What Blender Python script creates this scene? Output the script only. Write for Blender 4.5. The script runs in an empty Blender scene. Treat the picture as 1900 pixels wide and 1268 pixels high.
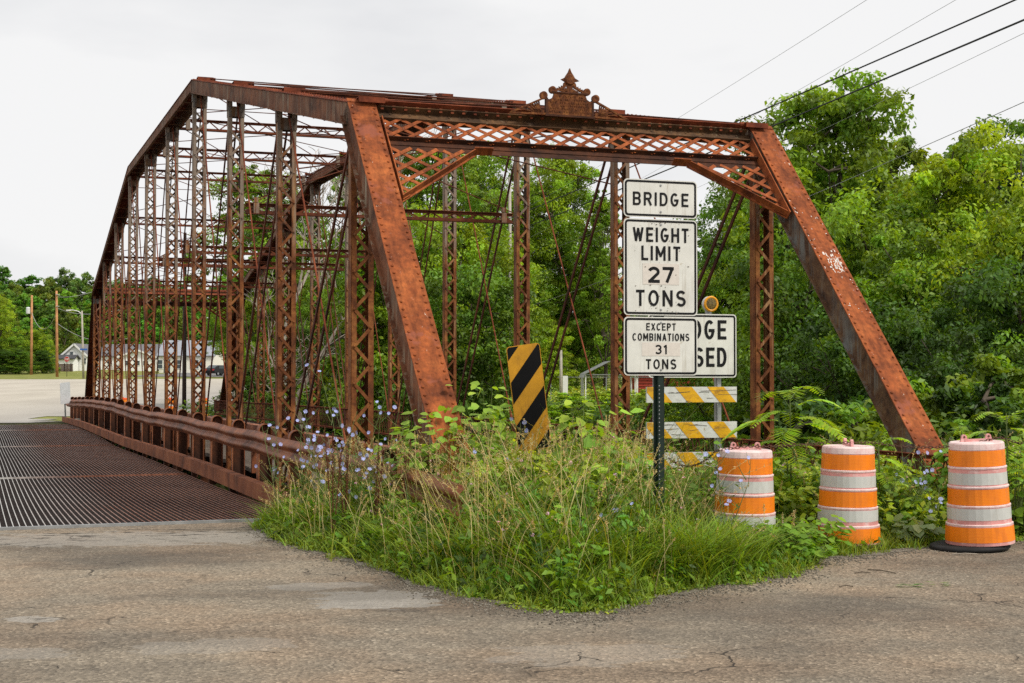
import bpy, math, random
import numpy as np
from mathutils import Vector, Matrix, noise as mnoise

R = math.radians
scene = bpy.context.scene
COL = scene.collection

# ------------------------------------------------------------------ camera, world, sun, exposure
EYE = 1.5
F = 2715.6
PITCH = 0.02195
cam_d = bpy.data.cameras.new('camera')
cam = bpy.data.objects.new('camera', cam_d)
COL.objects.link(cam)
cam.location = (0, 0, EYE)
cam.rotation_euler = (math.pi / 2 + PITCH, 0, 0)
cam_d.sensor_width = 36.0
cam_d.lens = F / 1900 * 36.0
cam_d.clip_start = 0.1
cam_d.clip_end = 3000
scene.camera = cam

SUN_EL, SUN_AZ = R(50), R(125)          # azimuth clockwise from +Y: behind the camera, to the right
world = bpy.data.worlds.new('World')
scene.world = world
world.use_nodes = True
wt = world.node_tree
wt.nodes.clear()
wo = wt.nodes.new('ShaderNodeOutputWorld')
bg = wt.nodes.new('ShaderNodeBackground')
sky = wt.nodes.new('ShaderNodeTexSky')
sky.sky_type = 'NISHITA'
sky.sun_disc = False
sky.sun_elevation = SUN_EL
sky.sun_rotation = SUN_AZ
sc_ = wt.nodes.new('ShaderNodeVectorMath'); sc_.operation = 'SCALE'; sc_.inputs['Scale'].default_value = 0.12
wt.links.new(sky.outputs[0], sc_.inputs[0])
tcw = wt.nodes.new('ShaderNodeTexCoord')
mpw = wt.nodes.new('ShaderNodeMapping'); mpw.inputs['Scale'].default_value = (1.0, 1.0, 3.2)
mpw.inputs['Location'].default_value = (0.35, 0.2, 0.1)
nzw = wt.nodes.new('ShaderNodeTexNoise'); nzw.inputs['Scale'].default_value = 2.4; nzw.inputs['Detail'].default_value = 6
nzw.inputs['Roughness'].default_value = 0.5
rpw = wt.nodes.new('ShaderNodeValToRGB')
rpw.color_ramp.elements[0].position = 0.30; rpw.color_ramp.elements[0].color = (0.78, 0.785, 0.80, 1)
rpw.color_ramp.elements[1].position = 0.46; rpw.color_ramp.elements[1].color = (0.93, 0.927, 0.925, 1)
wt.links.new(tcw.outputs['Generated'], mpw.inputs['Vector'])
wt.links.new(mpw.outputs[0], nzw.inputs['Vector'])
wt.links.new(nzw.outputs['Fac'], rpw.inputs['Fac'])
mxw = wt.nodes.new('ShaderNodeMix'); mxw.data_type = 'RGBA'; mxw.inputs['Factor'].default_value = 0.97
wt.links.new(sc_.outputs[0], mxw.inputs[6]); wt.links.new(rpw.outputs[0], mxw.inputs[7])
wt.links.new(mxw.outputs[2], bg.inputs['Color'])
bg.inputs['Strength'].default_value = 1.0
wt.links.new(bg.outputs[0], wo.inputs['Surface'])

sun_d = bpy.data.lights.new('sun', 'SUN')
sun_d.energy = 2.9
sun_d.angle = R(10)
sun_d.color = (1.0, 0.94, 0.84)
sun = bpy.data.objects.new('sun', sun_d)
COL.objects.link(sun)
sdir = Vector((math.sin(SUN_AZ) * math.cos(SUN_EL), math.cos(SUN_AZ) * math.cos(SUN_EL), math.sin(SUN_EL)))
sun.rotation_euler = sdir.to_track_quat('Z', 'Y').to_euler()
sun.location = (0, 0, 60)

scene.view_settings.view_transform = 'Standard'
scene.view_settings.look = 'None'
scene.view_settings.exposure = 0.0
scene.view_settings.gamma = 1.0
scene.render.engine = 'CYCLES'
scene.cycles.max_bounces = 5
scene.cycles.diffuse_bounces = 3
scene.cycles.glossy_bounces = 2
scene.cycles.transmission_bounces = 3
scene.cycles.transparent_max_bounces = 6
scene.cycles.use_denoising = False
scene.cycles.caustics_reflective = False
scene.cycles.caustics_refractive = False

# ------------------------------------------------------------------ placement helpers
TH = 0.35079
X0, Y0, W = -0.22714, 12.22727, 5.035
P = 4.2
CT, ST = math.cos(TH), math.sin(TH)

def at(px, py, Y):
    a = (px - 950) / F; b = (634 - py) / F
    d = Vector((a, math.cos(PITCH) - b * math.sin(PITCH), math.sin(PITCH) + b * math.cos(PITCH)))
    k = Y / d.y
    return Vector((d.x * k, Y, EYE + d.z * k))

def ground_at(px, py, z=0.0):
    a = (px - 950) / F; b = (634 - py) / F
    d = Vector((a, math.cos(PITCH) - b * math.sin(PITCH), math.sin(PITCH) + b * math.cos(PITCH)))
    k = (z - EYE) / d.z
    return Vector((d.x * k, d.y * k, z))

def loc2w(t, s, z=0.0):
    return Vector((X0 + t * CT - s * ST, Y0 + t * ST + s * CT, z))

def w2loc(x, y):
    dx, dy = x - X0, y - Y0
    return dx * CT + dy * ST, -dx * ST + dy * CT

PS = [-500, 3.3, 4.2, 9, 36, 44, 47, 62, 82, 110, 150, 192, 234, 262, 300, 380, 600, 2500]
PZ = [-.02, -.02, -.8, -4.0, -4.2, -.9, -.4, -.72, -.45, .0, .58, 1.13, 1.88, 2.4, 5, 13, 24, 30]

def G(x, y):
    t, s = w2loc(np.asarray(x, float), np.asarray(y, float))
    z = np.interp(s, PS, PZ)
    far = np.clip((s - 60) / 60, 0, 1)
    return z + far * 0.25 * np.sin(t * 0.045 + 1) * np.clip((s - 240) / 60, 0, 1) * 8

def Gz(x, y): return float(G(x, y))

# ------------------------------------------------------------------ node material helpers
def new_mat(name):
    m = bpy.data.materials.new(name); m.use_nodes = True
    nt = m.node_tree; nt.nodes.clear()
    out = nt.nodes.new('ShaderNodeOutputMaterial')
    b = nt.nodes.new('ShaderNodeBsdfPrincipled')
    nt.links.new(b.outputs[0], out.inputs[0])
    return m, nt, b, out

def N(nt, typ, **kw):
    n = nt.nodes.new(typ)
    for k, v in kw.items():
        if hasattr(n, k): setattr(n, k, v)
        else: n.inputs[k.replace('_', ' ')].default_value = v
    return n

def ramp(nt, src, stops):
    r = nt.nodes.new('ShaderNodeValToRGB')
    el = r.color_ramp.elements
    while len(el) < len(stops): el.new(0.5)
    for e, (p, c) in zip(el, stops):
        e.position = p; e.color = (*c, 1) if len(c) == 3 else c
    nt.links.new(src, r.inputs[0])
    return r.outputs[0]

def mix(nt, fac, a, b, mode='MIX'):
    m = nt.nodes.new('ShaderNodeMix'); m.data_type = 'RGBA'; m.blend_type = mode
    for sock, v in ((m.inputs[0], fac), (m.inputs[6], a), (m.inputs[7], b)):
        if isinstance(v, (int, float)): sock.default_value = v
        elif isinstance(v, tuple): sock.default_value = (*v, 1) if len(v) == 3 else v
        else: nt.links.new(v, sock)
    return m.outputs[2]

def objco(nt, scale=(1, 1, 1), loc=(0, 0, 0), rot=(0, 0, 0), src='Object'):
    tc = nt.nodes.new('ShaderNodeTexCoord'); mp = nt.nodes.new('ShaderNodeMapping')
    mp.inputs['Scale'].default_value = scale; mp.inputs['Location'].default_value = loc
    mp.inputs['Rotation'].default_value = rot
    nt.links.new(tc.outputs[src], mp.inputs[0])
    return mp.outputs[0]

def noise(nt, co, scale, detail=4, rough=0.6, dist=0.0):
    n = nt.nodes.new('ShaderNodeTexNoise')
    n.inputs['Scale'].default_value = scale; n.inputs['Detail'].default_value = detail
    n.inputs['Roughness'].default_value = rough; n.inputs['Distortion'].default_value = dist
    nt.links.new(co, n.inputs['Vector'])
    return n.outputs['Fac']

def math_(nt, op, a, b=None, clamp=False):
    m = nt.nodes.new('ShaderNodeMath'); m.operation = op; m.use_clamp = clamp
    for sock, v in zip(m.inputs, (a, b)):
        if v is None: continue
        if isinstance(v, (int, float)): sock.default_value = v
        else: nt.links.new(v, sock)
    return m.outputs[0]

def bump(nt, bsdf, h, strength=0.4, dist=0.01):
    b = nt.nodes.new('ShaderNodeBump'); b.inputs['Strength'].default_value = strength
    b.inputs['Distance'].default_value = dist
    nt.links.new(h, b.inputs['Height']); nt.links.new(b.outputs[0], bsdf.inputs['Normal'])

def rust_mat(name, c_dark, c_mid, c_hi, paint=None, paint_amt=0.5, streak=8.0, scale=3.0, white=False, mottle=0.5, stain=False):
    m, nt, b, o = new_mat(name)
    co = objco(nt)
    n1 = noise(nt, co, scale, 8, 0.68, 0.4)
    n2 = noise(nt, co, scale * 9, 5, 0.7)
    base = ramp(nt, n1, [(0.34, c_dark), (0.50, c_mid), (0.68, c_hi)])
    spk = ramp(nt, n2, [(0.30, (0.45, 0.45, 0.45)), (0.62, (1.15, 1.12, 1.08))])
    base = mix(nt, mottle, base, spk, 'MULTIPLY')
    if paint is not None:
        cs = objco(nt, scale=(streak * 1.6, streak * 1.6, 0.9))
        s1 = noise(nt, cs, 1.0, 5, 0.65)
        msk = ramp(nt, s1, [(paint_amt, (0, 0, 0)), (paint_amt + 0.13, (1, 1, 1))])
        n3 = noise(nt, co, 1.3, 3)
        msk2 = ramp(nt, n3, [(0.40, (0, 0, 0)), (0.58, (1, 1, 1))])
        mm = mix(nt, 1.0, msk, msk2, 'MULTIPLY')
        base = mix(nt, mm, base, paint)
    if stain:
        sn = noise(nt, objco(nt, scale=(7, 1.6, 1.6)), 1.6, 7, 0.7)
        base = mix(nt, 0.85, base, ramp(nt, sn, [(0.36, (0.50, 0.46, 0.45)), (0.52, (1.0, 1.0, 1.0)), (0.66, (1.25, 1.22, 1.15))]), 'MULTIPLY')
        pn = noise(nt, objco(nt, loc=(3, 5, 1)), 3.0, 5, 0.65)
        base = mix(nt, ramp(nt, pn, [(0.60, (0, 0, 0)), (0.66, (0.55, 0.55, 0.55))]), base, (0.27, 0.085, 0.055))
    if white:
        n4 = noise(nt, objco(nt, scale=(6, 6, 2.2)), 2.2, 7, 0.75)
        wm = ramp(nt, n4, [(0.645, (0, 0, 0)), (0.68, (1, 1, 1))])
        base = mix(nt, wm, base, (0.62, 0.50, 0.40))
    nt.links.new(base, b.inputs['Base Color'])
    b.inputs['Roughness'].default_value = 0.82
    b.inputs['Specular IOR Level'].default_value = 0.25
    bump(nt, b, n2, 0.5, 0.006)
    return m

M = {}
M['rust_plate'] = rust_mat('rust_plate', (0.135, 0.035, 0.012), (0.29, 0.076, 0.021), (0.42, 0.125, 0.034), white=True, scale=2.0, mottle=0.75, stain=True)
M['rust_post'] = rust_mat('rust_post', (0.060, 0.021, 0.009), (0.175, 0.057, 0.018), (0.35, 0.145, 0.042), paint=(0.36, 0.21, 0.10), paint_amt=0.55, scale=3.5)
def upper_grey(m):
    nt = m.node_tree; b = nt.nodes['Principled BSDF']; src = b.inputs['Base Color'].links[0].from_socket
    tc = nt.nodes.new('ShaderNodeTexCoord'); sx = nt.nodes.new('ShaderNodeSeparateXYZ'); nt.links.new(tc.outputs['Object'], sx.inputs[0])
    nz = noise(nt, objco(nt, scale=(12, 12, 1.1)), 1.0, 6, 0.7)
    h = math_(nt, 'ADD', math_(nt, 'MULTIPLY', sx.outputs[2], 0.16), math_(nt, 'MULTIPLY', nz, 1.5))
    mk = ramp(nt, math_(nt, 'MULTIPLY', h, 0.5), [(0.67, (0, 0, 0)), (0.78, (0.7, 0.7, 0.7))])
    nt.links.new(mix(nt, mk, src, (0.27, 0.235, 0.19)), b.inputs['Base Color'])
upper_grey(M['rust_post'])
M['rust_strut'] = rust_mat('rust_strut', (0.045, 0.014, 0.008), (0.125, 0.034, 0.014), (0.22, 0.066, 0.026), scale=2.5)
M['rust_curb'] = rust_mat('rust_curb', (0.10, 0.032, 0.014), (0.22, 0.070, 0.029), (0.33, 0.12, 0.05), paint=(0.46, 0.27, 0.14), paint_amt=0.62, streak=3, scale=1.4, mottle=0.3)
M['rust_chord'] = rust_mat('rust_chord', (0.060, 0.024, 0.013), (0.15, 0.055, 0.025), (0.26, 0.10, 0.045), paint=(0.30, 0.24, 0.17), paint_amt=0.50, streak=14, scale=3.0)
M['rust_dark'] = rust_mat('rust_dark', (0.020, 0.009, 0.006), (0.060, 0.022, 0.011), (0.12, 0.040, 0.016), scale=3.0)
M['rust_red'] = rust_mat('rust_red', (0.085, 0.020, 0.009), (0.19, 0.044, 0.017), (0.30, 0.085, 0.034), scale=2.0, mottle=0.7)
M['rust_beam'] = rust_mat('rust_beam', (0.035, 0.020, 0.012), (0.105, 0.055, 0.026), (0.20, 0.10, 0.040), paint=(0.24, 0.20, 0.13), paint_amt=0.58, scale=4.0)
M['rust_rod'] = rust_mat('rust_rod', (0.040, 0.013, 0.008), (0.095, 0.028, 0.014), (0.20, 0.060, 0.026), scale=1.5)
M['rust_rail'] = rust_mat('rust_rail', (0.095, 0.030, 0.012), (0.21, 0.066, 0.026), (0.34, 0.12, 0.046), paint=(0.36, 0.16, 0.06), paint_amt=0.62, streak=4, scale=1.6, mottle=0.25)
_b = M['rust_rail'].node_tree.nodes['Principled BSDF']; _b.inputs['Roughness'].default_value = 0.6; _b.inputs['Specular IOR Level'].default_value = 0.3
M['rust_grey'] = rust_mat('rust_grey', (0.04, 0.020, 0.012), (0.12, 0.060, 0.030), (0.20, 0.12, 0.06), paint=(0.17, 0.165, 0.15), paint_amt=0.47, scale=4.0)
M['rust_plaque'] = rust_mat('rust_plaque', (0.050, 0.018, 0.008), (0.145, 0.046, 0.014), (0.30, 0.12, 0.035), scale=16.0, mottle=0.9)

def plain(name, col, rough=0.6, metal=0.0, var=0.25, scale=6.0, bmp=0.0, spec=0.4):
    m, nt, b, o = new_mat(name)
    co = objco(nt)
    n1 = noise(nt, co, scale, 6, 0.65)
    c2 = tuple(c * (1 - var) for c in col); c3 = tuple(min(1, c * (1 + var * 0.5)) for c in col)
    nt.links.new(ramp(nt, n1, [(0.33, c2), (0.66, c3)]), b.inputs['Base Color'])
    b.inputs['Roughness'].default_value = rough; b.inputs['Metallic'].default_value = metal
    b.inputs['Specular IOR Level'].default_value = spec
    if bmp: bump(nt, b, noise(nt, co, scale * 6, 4), bmp, 0.01)
    return m

def attr_leaf(name, transl=0.35, rough=0.5, gain=1.0, spec=0.3):
    m = bpy.data.materials.new(name); m.use_nodes = True
    nt = m.node_tree; nt.nodes.clear()
    out = nt.nodes.new('ShaderNodeOutputMaterial')
    at_ = nt.nodes.new('ShaderNodeAttribute'); at_.attribute_name = 'Col'
    b = nt.nodes.new('ShaderNodeBsdfPrincipled')
    b.inputs['Roughness'].default_value = rough; b.inputs['Specular IOR Level'].default_value = spec
    nt.links.new(at_.outputs['Color'], b.inputs['Base Color'])
    tr = nt.nodes.new('ShaderNodeBsdfTranslucent')
    tcol = mix(nt, 1.0, at_.outputs['Color'], (1.9, 1.7, 0.5), 'MULTIPLY')
    nt.links.new(tcol, tr.inputs['Color'])
    ms = nt.nodes.new('ShaderNodeMixShader'); ms.inputs[0].default_value = transl
    nt.links.new(b.outputs[0], ms.inputs[1]); nt.links.new(tr.outputs[0], ms.inputs[2])
    nt.links.new(ms.outputs[0], out.inputs[0])
    return m

M['leaf'] = attr_leaf('leaf_green', 0.35)
M['grass'] = attr_leaf('grass_blades', 0.30)
M['petal'] = attr_leaf('flower_petal', 0.15, 0.7)
M['bark'] = plain('bark', (0.10, 0.078, 0.055), 0.9, var=0.5, scale=5, bmp=0.6)
M['dead_wood'] = plain('dead_wood', (0.36, 0.31, 0.25), 0.9, var=0.4, scale=5)
M['steel'] = plain('galvanised_steel', (0.36, 0.37, 0.37), 0.45, 0.6, var=0.3)
M['white_house'] = plain('white_siding', (0.88, 0.88, 0.86), 0.7, var=0.06)
M['cream_house'] = plain('cream_siding', (0.84, 0.81, 0.70), 0.7, var=0.06)
M['roof_grey'] = plain('grey_shingles', (0.16, 0.16, 0.17), 0.9, var=0.2, scale=2)
M['roof_dark'] = plain('dark_shingles', (0.06, 0.06, 0.065), 0.9, var=0.2, scale=2)
M['glass'] = plain('window_glass', (0.06, 0.08, 0.09), 0.15, 0.0, var=0.2)
M['trim'] = plain('white_trim', (0.8, 0.8, 0.78), 0.6, var=0.05)
M['blue'] = plain('blue_paint', (0.06, 0.16, 0.30), 0.6, var=0.1)
M['brown_fence'] = plain('brown_boards', (0.12, 0.075, 0.055), 0.85, var=0.4, scale=3)
M['pole_wood'] = plain('pole_wood', (0.52, 0.25, 0.11), 0.85, var=0.35, scale=2)
M['pole_grey'] = plain('weathered_pole', (0.42, 0.38, 0.32), 0.85, var=0.3, scale=2)
M['pole_dark'] = plain('dark_pole', (0.045, 0.028, 0.022), 0.85, var=0.4, scale=2)
M['cable_black'] = plain('black_cable', (0.012, 0.012, 0.013), 0.6)
M['cable_grey'] = plain('grey_cable', (0.38, 0.38, 0.38), 0.6)
M['car_paint'] = plain('dark_car_paint', (0.02, 0.021, 0.024), 0.2, 0.3, var=0.1)
M['rubber'] = plain('black_rubber', (0.014, 0.014, 0.015), 0.8, var=0.4)
M['red_paint'] = plain('red_paint', (0.55, 0.03, 0.03), 0.5, var=0.1)
M['red_barn'] = plain('red_barn_siding', (0.40, 0.05, 0.03), 0.7, var=0.2)
M['concrete'] = plain('concrete', (0.30, 0.27, 0.22), 0.9, var=0.3, scale=3, bmp=0.4)
M['plank'] = plain('deck_planks', (0.13, 0.10, 0.075), 0.9, var=0.4, scale=4, bmp=0.5)
M['sign_white'] = plain('sign_white', (0.70, 0.70, 0.65), 0.42, var=0.10, scale=5)
M['patch_white'] = plain('sticker_white', (0.68, 0.63, 0.57), 0.5, var=0.08, scale=30)
M['sign_black'] = plain('sign_black', (0.008, 0.008, 0.009), 0.6, var=0.3, spec=0.2)
M['post_green'] = plain('green_post', (0.006, 0.019, 0.013), 0.5, 0.0, var=0.3)
M['amber_paint'] = plain('amber_sheeting', (0.62, 0.30, 0.016), 0.45, var=0.28, scale=4)
M['marker_black'] = plain('marker_black', (0.005, 0.005, 0.006), 0.6, var=0.3, spec=0.15)
M['yellow_tape'] = plain('yellow_sheeting', (0.74, 0.40, 0.008), 0.42, var=0.25, scale=7)
M['white_tape'] = plain('white_sheeting', (0.62, 0.63, 0.60), 0.45, var=0.14, scale=7)
M['drum_pink'] = plain('faded_pink_plastic', (0.72, 0.33, 0.31), 0.5, var=0.25, scale=3)
M['drum_rim'] = plain('faded_white_plastic', (0.80, 0.62, 0.60), 0.5, var=0.12, scale=5)
M['drum_red'] = plain('orange_red_plastic', (0.75, 0.10, 0.015), 0.5, var=0.1)
M['drum_white'] = plain('silver_sheeting', (0.56, 0.57, 0.54), 0.4, var=0.07, scale=8)
M['chain'] = plain('rusty_chain', (0.10, 0.045, 0.028), 0.8, var=0.5, scale=20)
M['lamp_amber'] = plain('amber_lens', (0.75, 0.32, 0.01), 0.25, var=0.2)
M['lamp_inner'] = plain('dim_lens', (0.16, 0.11, 0.03), 0.2, var=0.6, scale=60)
M['transformer'] = plain('transformer_grey', (0.62, 0.64, 0.66), 0.5, var=0.1)
M['street_blue'] = plain('street_blue', (0.03, 0.12, 0.4), 0.5)

def add_dirt(key, col, amt, sv, lo, hi, scale=1.0):
    nt = M[key].node_tree; b = nt.nodes['Principled BSDF']; src = b.inputs['Base Color'].links[0].from_socket
    mk = ramp(nt, noise(nt, objco(nt, scale=sv), scale, 7, 0.72), [(lo, (0, 0, 0)), (hi, (amt, amt, amt))])
    nt.links.new(mix(nt, mk, src, col), b.inputs['Base Color'])
add_dirt('sign_white', (.33, .28, .20), .55, (26, 26, 2.2), .52, .74)
add_dirt('sign_white', (.40, .33, .22), .7, (9, 9, 9), .64, .72)
add_dirt('drum_white', (.34, .30, .24), .40, (11, 11, 3), .56, .74)
add_dirt('drum_rim', (.62, .30, .28), .7, (8, 8, 6), .50, .66)
add_dirt('drum_pink', (.80, .60, .58), .6, (6, 6, 10), .52, .62)
add_dirt('white_tape', (.24, .20, .15), .6, (6, 6, 12), .52, .70)
add_dirt('yellow_tape', (.30, .14, .02), .75, (6, 6, 12), .50, .66)
add_dirt('amber_paint', (.26, .12, .02), .6, (6, 6, 3), .50, .68)

# orange retroreflective sheeting: fine horizontal ribs
m, nt, b, o = new_mat('orange_sheeting')
co = objco(nt)
wv = nt.nodes.new('ShaderNodeTexWave'); wv.bands_direction = 'Z'; wv.inputs['Scale'].default_value = 26
nt.links.new(co, wv.inputs[0])
c = ramp(nt, wv.outputs['Fac'], [(0.0, (0.86, 0.20, 0.003)), (1.0, (0.97, 0.275, 0.004))])
n1 = noise(nt, co, 5, 4)
c = mix(nt, 0.5, c, ramp(nt, n1, [(0.3, (0.75, 0.72, 0.7)), (0.65, (1.05, 1.05, 1.05))]), 'MULTIPLY')
nt.links.new(c, b.inputs['Base Color']); b.inputs['Roughness'].default_value = 0.42
M['drum_orange'] = m
add_dirt('drum_orange', (.50, .13, .02), .55, (10, 10, 2.5), .50, .72)

# grating: rusty brown to the right, worn bright steel in the wheel tracks on the left
m, nt, b, o = new_mat('grating_steel')
tc = nt.nodes.new('ShaderNodeTexCoord'); sx = nt.nodes.new('ShaderNodeSeparateXYZ')
nt.links.new(tc.outputs['Object'], sx.inputs[0])
n1 = noise(nt, tc.outputs['Object'], 0.6, 4)
tt = math_(nt, 'ADD', sx.outputs[0], math_(nt, 'MULTIPLY', n1, 1.2))
w1 = nt.nodes.new('ShaderNodeMapRange'); w1.inputs[1].default_value = -3.0; w1.inputs[2].default_value = -1.7
nt.links.new(tt, w1.inputs[0])
n2 = noise(nt, tc.outputs['Object'], 9, 5)
rust = ramp(nt, n2, [(0.3, (0.11, 0.038, 0.022)), (0.7, (0.32, 0.125, 0.068))])
stl = ramp(nt, n2, [(0.3, (0.36, 0.34, 0.32)), (0.7, (0.60, 0.59, 0.56))])
nt.links.new(mix(nt, w1.outputs[0], stl, rust), b.inputs['Base Color'])
b.inputs['Metallic'].default_value = 0.15; b.inputs['Roughness'].default_value = 0.5
M['grating'] = m
M['grating_low'] = plain('grating_cross_bars', (0.035, 0.026, 0.024), 0.7, 0.1, var=0.4)

# asphalt
def ellipse_mask(nt, cx, cy, rx, ry, rot, wob, soft=0.12):
    co = objco(nt, src='Object')
    mp = nt.nodes.new('ShaderNodeVectorMath'); mp.operation = 'SUBTRACT'
    nt.links.new(co, mp.inputs[0]); mp.inputs[1].default_value = (cx, cy, 0)
    vr = nt.nodes.new('ShaderNodeVectorRotate'); vr.rotation_type = 'Z_AXIS'; vr.inputs['Angle'].default_value = -rot
    nt.links.new(mp.outputs[0], vr.inputs[0])
    dv = nt.nodes.new('ShaderNodeVectorMath'); dv.operation = 'DIVIDE'; dv.inputs[1].default_value = (rx, ry, 1)
    nt.links.new(vr.outputs[0], dv.inputs[0])
    sp = nt.nodes.new('ShaderNodeSeparateXYZ'); nt.links.new(dv.outputs[0], sp.inputs[0])
    d = math_(nt, 'SQRT', math_(nt, 'ADD', math_(nt, 'MULTIPLY', sp.outputs[0], sp.outputs[0]), math_(nt, 'MULTIPLY', sp.outputs[1], sp.outputs[1])))
    d = math_(nt, 'ADD', d, math_(nt, 'MULTIPLY', math_(nt, 'SUBTRACT', wob, 0.5), 3.0))
    mr = nt.nodes.new('ShaderNodeMapRange'); mr.inputs[1].default_value = 1.0 + soft; mr.inputs[2].default_value = 1.0 - soft
    nt.links.new(d, mr.inputs[0])
    return mr.outputs[0]

m, nt, b, o = new_mat('worn_asphalt')
co = objco(nt)
g1 = noise(nt, co, 42, 4, 0.85)
vo = nt.nodes.new('ShaderNodeTexVoronoi'); vo.inputs['Scale'].default_value = 58; nt.links.new(co, vo.inputs['Vector'])
vcol = ramp(nt, vo.outputs['Color'], [(0.0, (0.050, 0.043, 0.035)), (0.34, (0.17, 0.15, 0.122)), (0.76, (0.31, 0.272, 0.222)), (1.0, (0.60, 0.54, 0.45))])
base = mix(nt, 0.36, vcol, ramp(nt, g1, [(0.3, (0.10, 0.088, 0.070)), (0.7, (0.36, 0.315, 0.255))]))
big = noise(nt, objco(nt, scale=(0.7, 1.0, 1)), 0.55, 5, 0.6, 0.6)
base = mix(nt, 1.0, base, ramp(nt, big, [(0.32, (0.58, 0.54, 0.50)), (0.50, (0.95, 0.90, 0.83)), (0.68, (1.25, 1.18, 1.07))]), 'MULTIPLY')
brn = noise(nt, objco(nt, loc=(4, 2, 0)), 0.8, 3)
base = mix(nt, ramp(nt, brn, [(0.42, (0, 0, 0)), (0.62, (0.55, 0.55, 0.55))]), base, mix(nt, 1.0, base, (1.14, 0.95, 0.82), 'MULTIPLY'))
wob = noise(nt, objco(nt, scale=(1.2, 2.2, 1)), 2.0, 7, 0.7)
palec = ramp(nt, noise(nt, co, 30, 4, 0.7), [(0.3, (0.27, 0.245, 0.21)), (0.7, (0.40, 0.375, 0.335))])
def gpt(px, py):
    v = ground_at(px, py); return v.x, v.y
for px, py, rx, ry, amt in ((700, 1112, 0.42, 0.40, 0.85), (585, 1088, 0.38, 0.15, 0.55), (50, 1150, 0.16, 0.12, 0.7), (20, 1215, 0.35, 0.16, 0.35), (400, 1200, 0.45, 0.22, 0.28), (1090, 1215, 0.5, 0.30, 0.28), (230, 1000, 2.3, 0.55, 0.55)):
    cx_, cy_ = gpt(px, py)
    base = mix(nt, math_(nt, 'MULTIPLY', ellipse_mask(nt, cx_, cy_, rx, ry, 0.15, wob, 0.045), amt), base, palec)
for px, py, rx, ry, amt in ((280, 1040, 0.9, 0.45, 0.5), (1350, 1130, 1.5, 0.6, 0.45), (760, 1100, 1.6, 0.4, 0.4), (740, 1133, 0.25, 0.08, 0.5), (100, 1250, 1.2, 0.3, 0.3), (1100, 1180, 0.9, 0.25, 0.35), (1700, 1200, 1.2, 0.2, 0.25)):
    cx_, cy_ = gpt(px, py)
    base = mix(nt, math_(nt, 'MULTIPLY', ellipse_mask(nt, cx_, cy_, rx, ry, 0.1, wob, 0.45), amt), base, (0.065, 0.055, 0.045))
# cracks
dn = nt.nodes.new('ShaderNodeTexNoise'); dn.inputs['Scale'].default_value = 3.5; dn.inputs['Detail'].default_value = 6
nt.links.new(co, dn.inputs['Vector'])
dsp = mix(nt, 0.22, objco(nt, scale=(0.75, 1.0, 1)), dn.outputs['Color'])
vc = nt.nodes.new('ShaderNodeTexVoronoi'); vc.feature = 'DISTANCE_TO_EDGE'; vc.inputs['Scale'].default_value = 3.0
nt.links.new(dsp, vc.inputs['Vector'])
ck = nt.nodes.new('ShaderNodeMapRange'); ck.inputs[1].default_value = 0.018; ck.inputs[2].default_value = 0.005
nt.links.new(vc.outputs['Distance'], ck.inputs[0])
cm = ramp(nt, noise(nt, objco(nt, loc=(7, 3, 0)), 0.9, 5, 0.65), [(0.55, (0, 0, 0)), (0.63, (1, 1, 1))])
ckf = mix(nt, 1.0, ck.outputs[0], cm, 'MULTIPLY')
base = mix(nt, mix(nt, 1.0, ckf, (0.85, 0.85, 0.85), 'MULTIPLY'), base, (0.025, 0.020, 0.016))
# ragged holes near the deck
hn = noise(nt, objco(nt, scale=(1.0, 3.0, 1)), 3.2, 6, 0.7)
hx, hy = gpt(330, 990)
hm = mix(nt, 1.0, ramp(nt, hn, [(0.55, (0, 0, 0)), (0.585, (1, 1, 1))]), ellipse_mask(nt, hx, hy, 2.0, 0.60, 0.2, wob, 0.3), 'MULTIPLY')
base = mix(nt, hm, base, (0.04, 0.033, 0.025))
nt.links.new(base, b.inputs['Base Color'])
b.inputs['Roughness'].default_value = 0.85; b.inputs['Specular IOR Level'].default_value = 0.3
hh = math_(nt, 'SUBTRACT', math_(nt, 'ADD', vo.outputs['Distance'], math_(nt, 'MULTIPLY', g1, 0.6)), math_(nt, 'MULTIPLY', ckf, 2.0))
bump(nt, b, hh, 0.9, 0.010)
M['asphalt'] = m

m, nt, b, o = new_mat('far_asphalt')
co = objco(nt)
sxf = nt.nodes.new('ShaderNodeSeparateXYZ'); nt.links.new(co, sxf.inputs[0])
mrf = nt.nodes.new('ShaderNodeMapRange'); mrf.inputs[1].default_value = -34; mrf.inputs[2].default_value = -18; nt.links.new(sxf.outputs[0], mrf.inputs[0])
base = mix(nt, mrf.outputs[0], (0.46, 0.42, 0.35), (0.30, 0.285, 0.27))
base = mix(nt, 1.0, base, ramp(nt, noise(nt, objco(nt, scale=(1.0, 0.35, 1)), 0.25, 4, 0.55), [(0.35, (0.88, 0.87, 0.86)), (0.6, (1.05, 1.05, 1.05))]), 'MULTIPLY')
base = mix(nt, 0.6, base, ramp(nt, noise(nt, co, 8, 4, 0.8), [(0.3, (0.75, 0.75, 0.75)), (0.7, (1.15, 1.15, 1.15))]), 'MULTIPLY')
nt.links.new(base, b.inputs['Base Color']); b.inputs['Roughness'].default_value = 0.9
M['far_asphalt'] = m
M['lot_asphalt'] = plain('lot_asphalt', (0.17, 0.165, 0.16), 0.9, var=0.2, scale=0.8)

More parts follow.
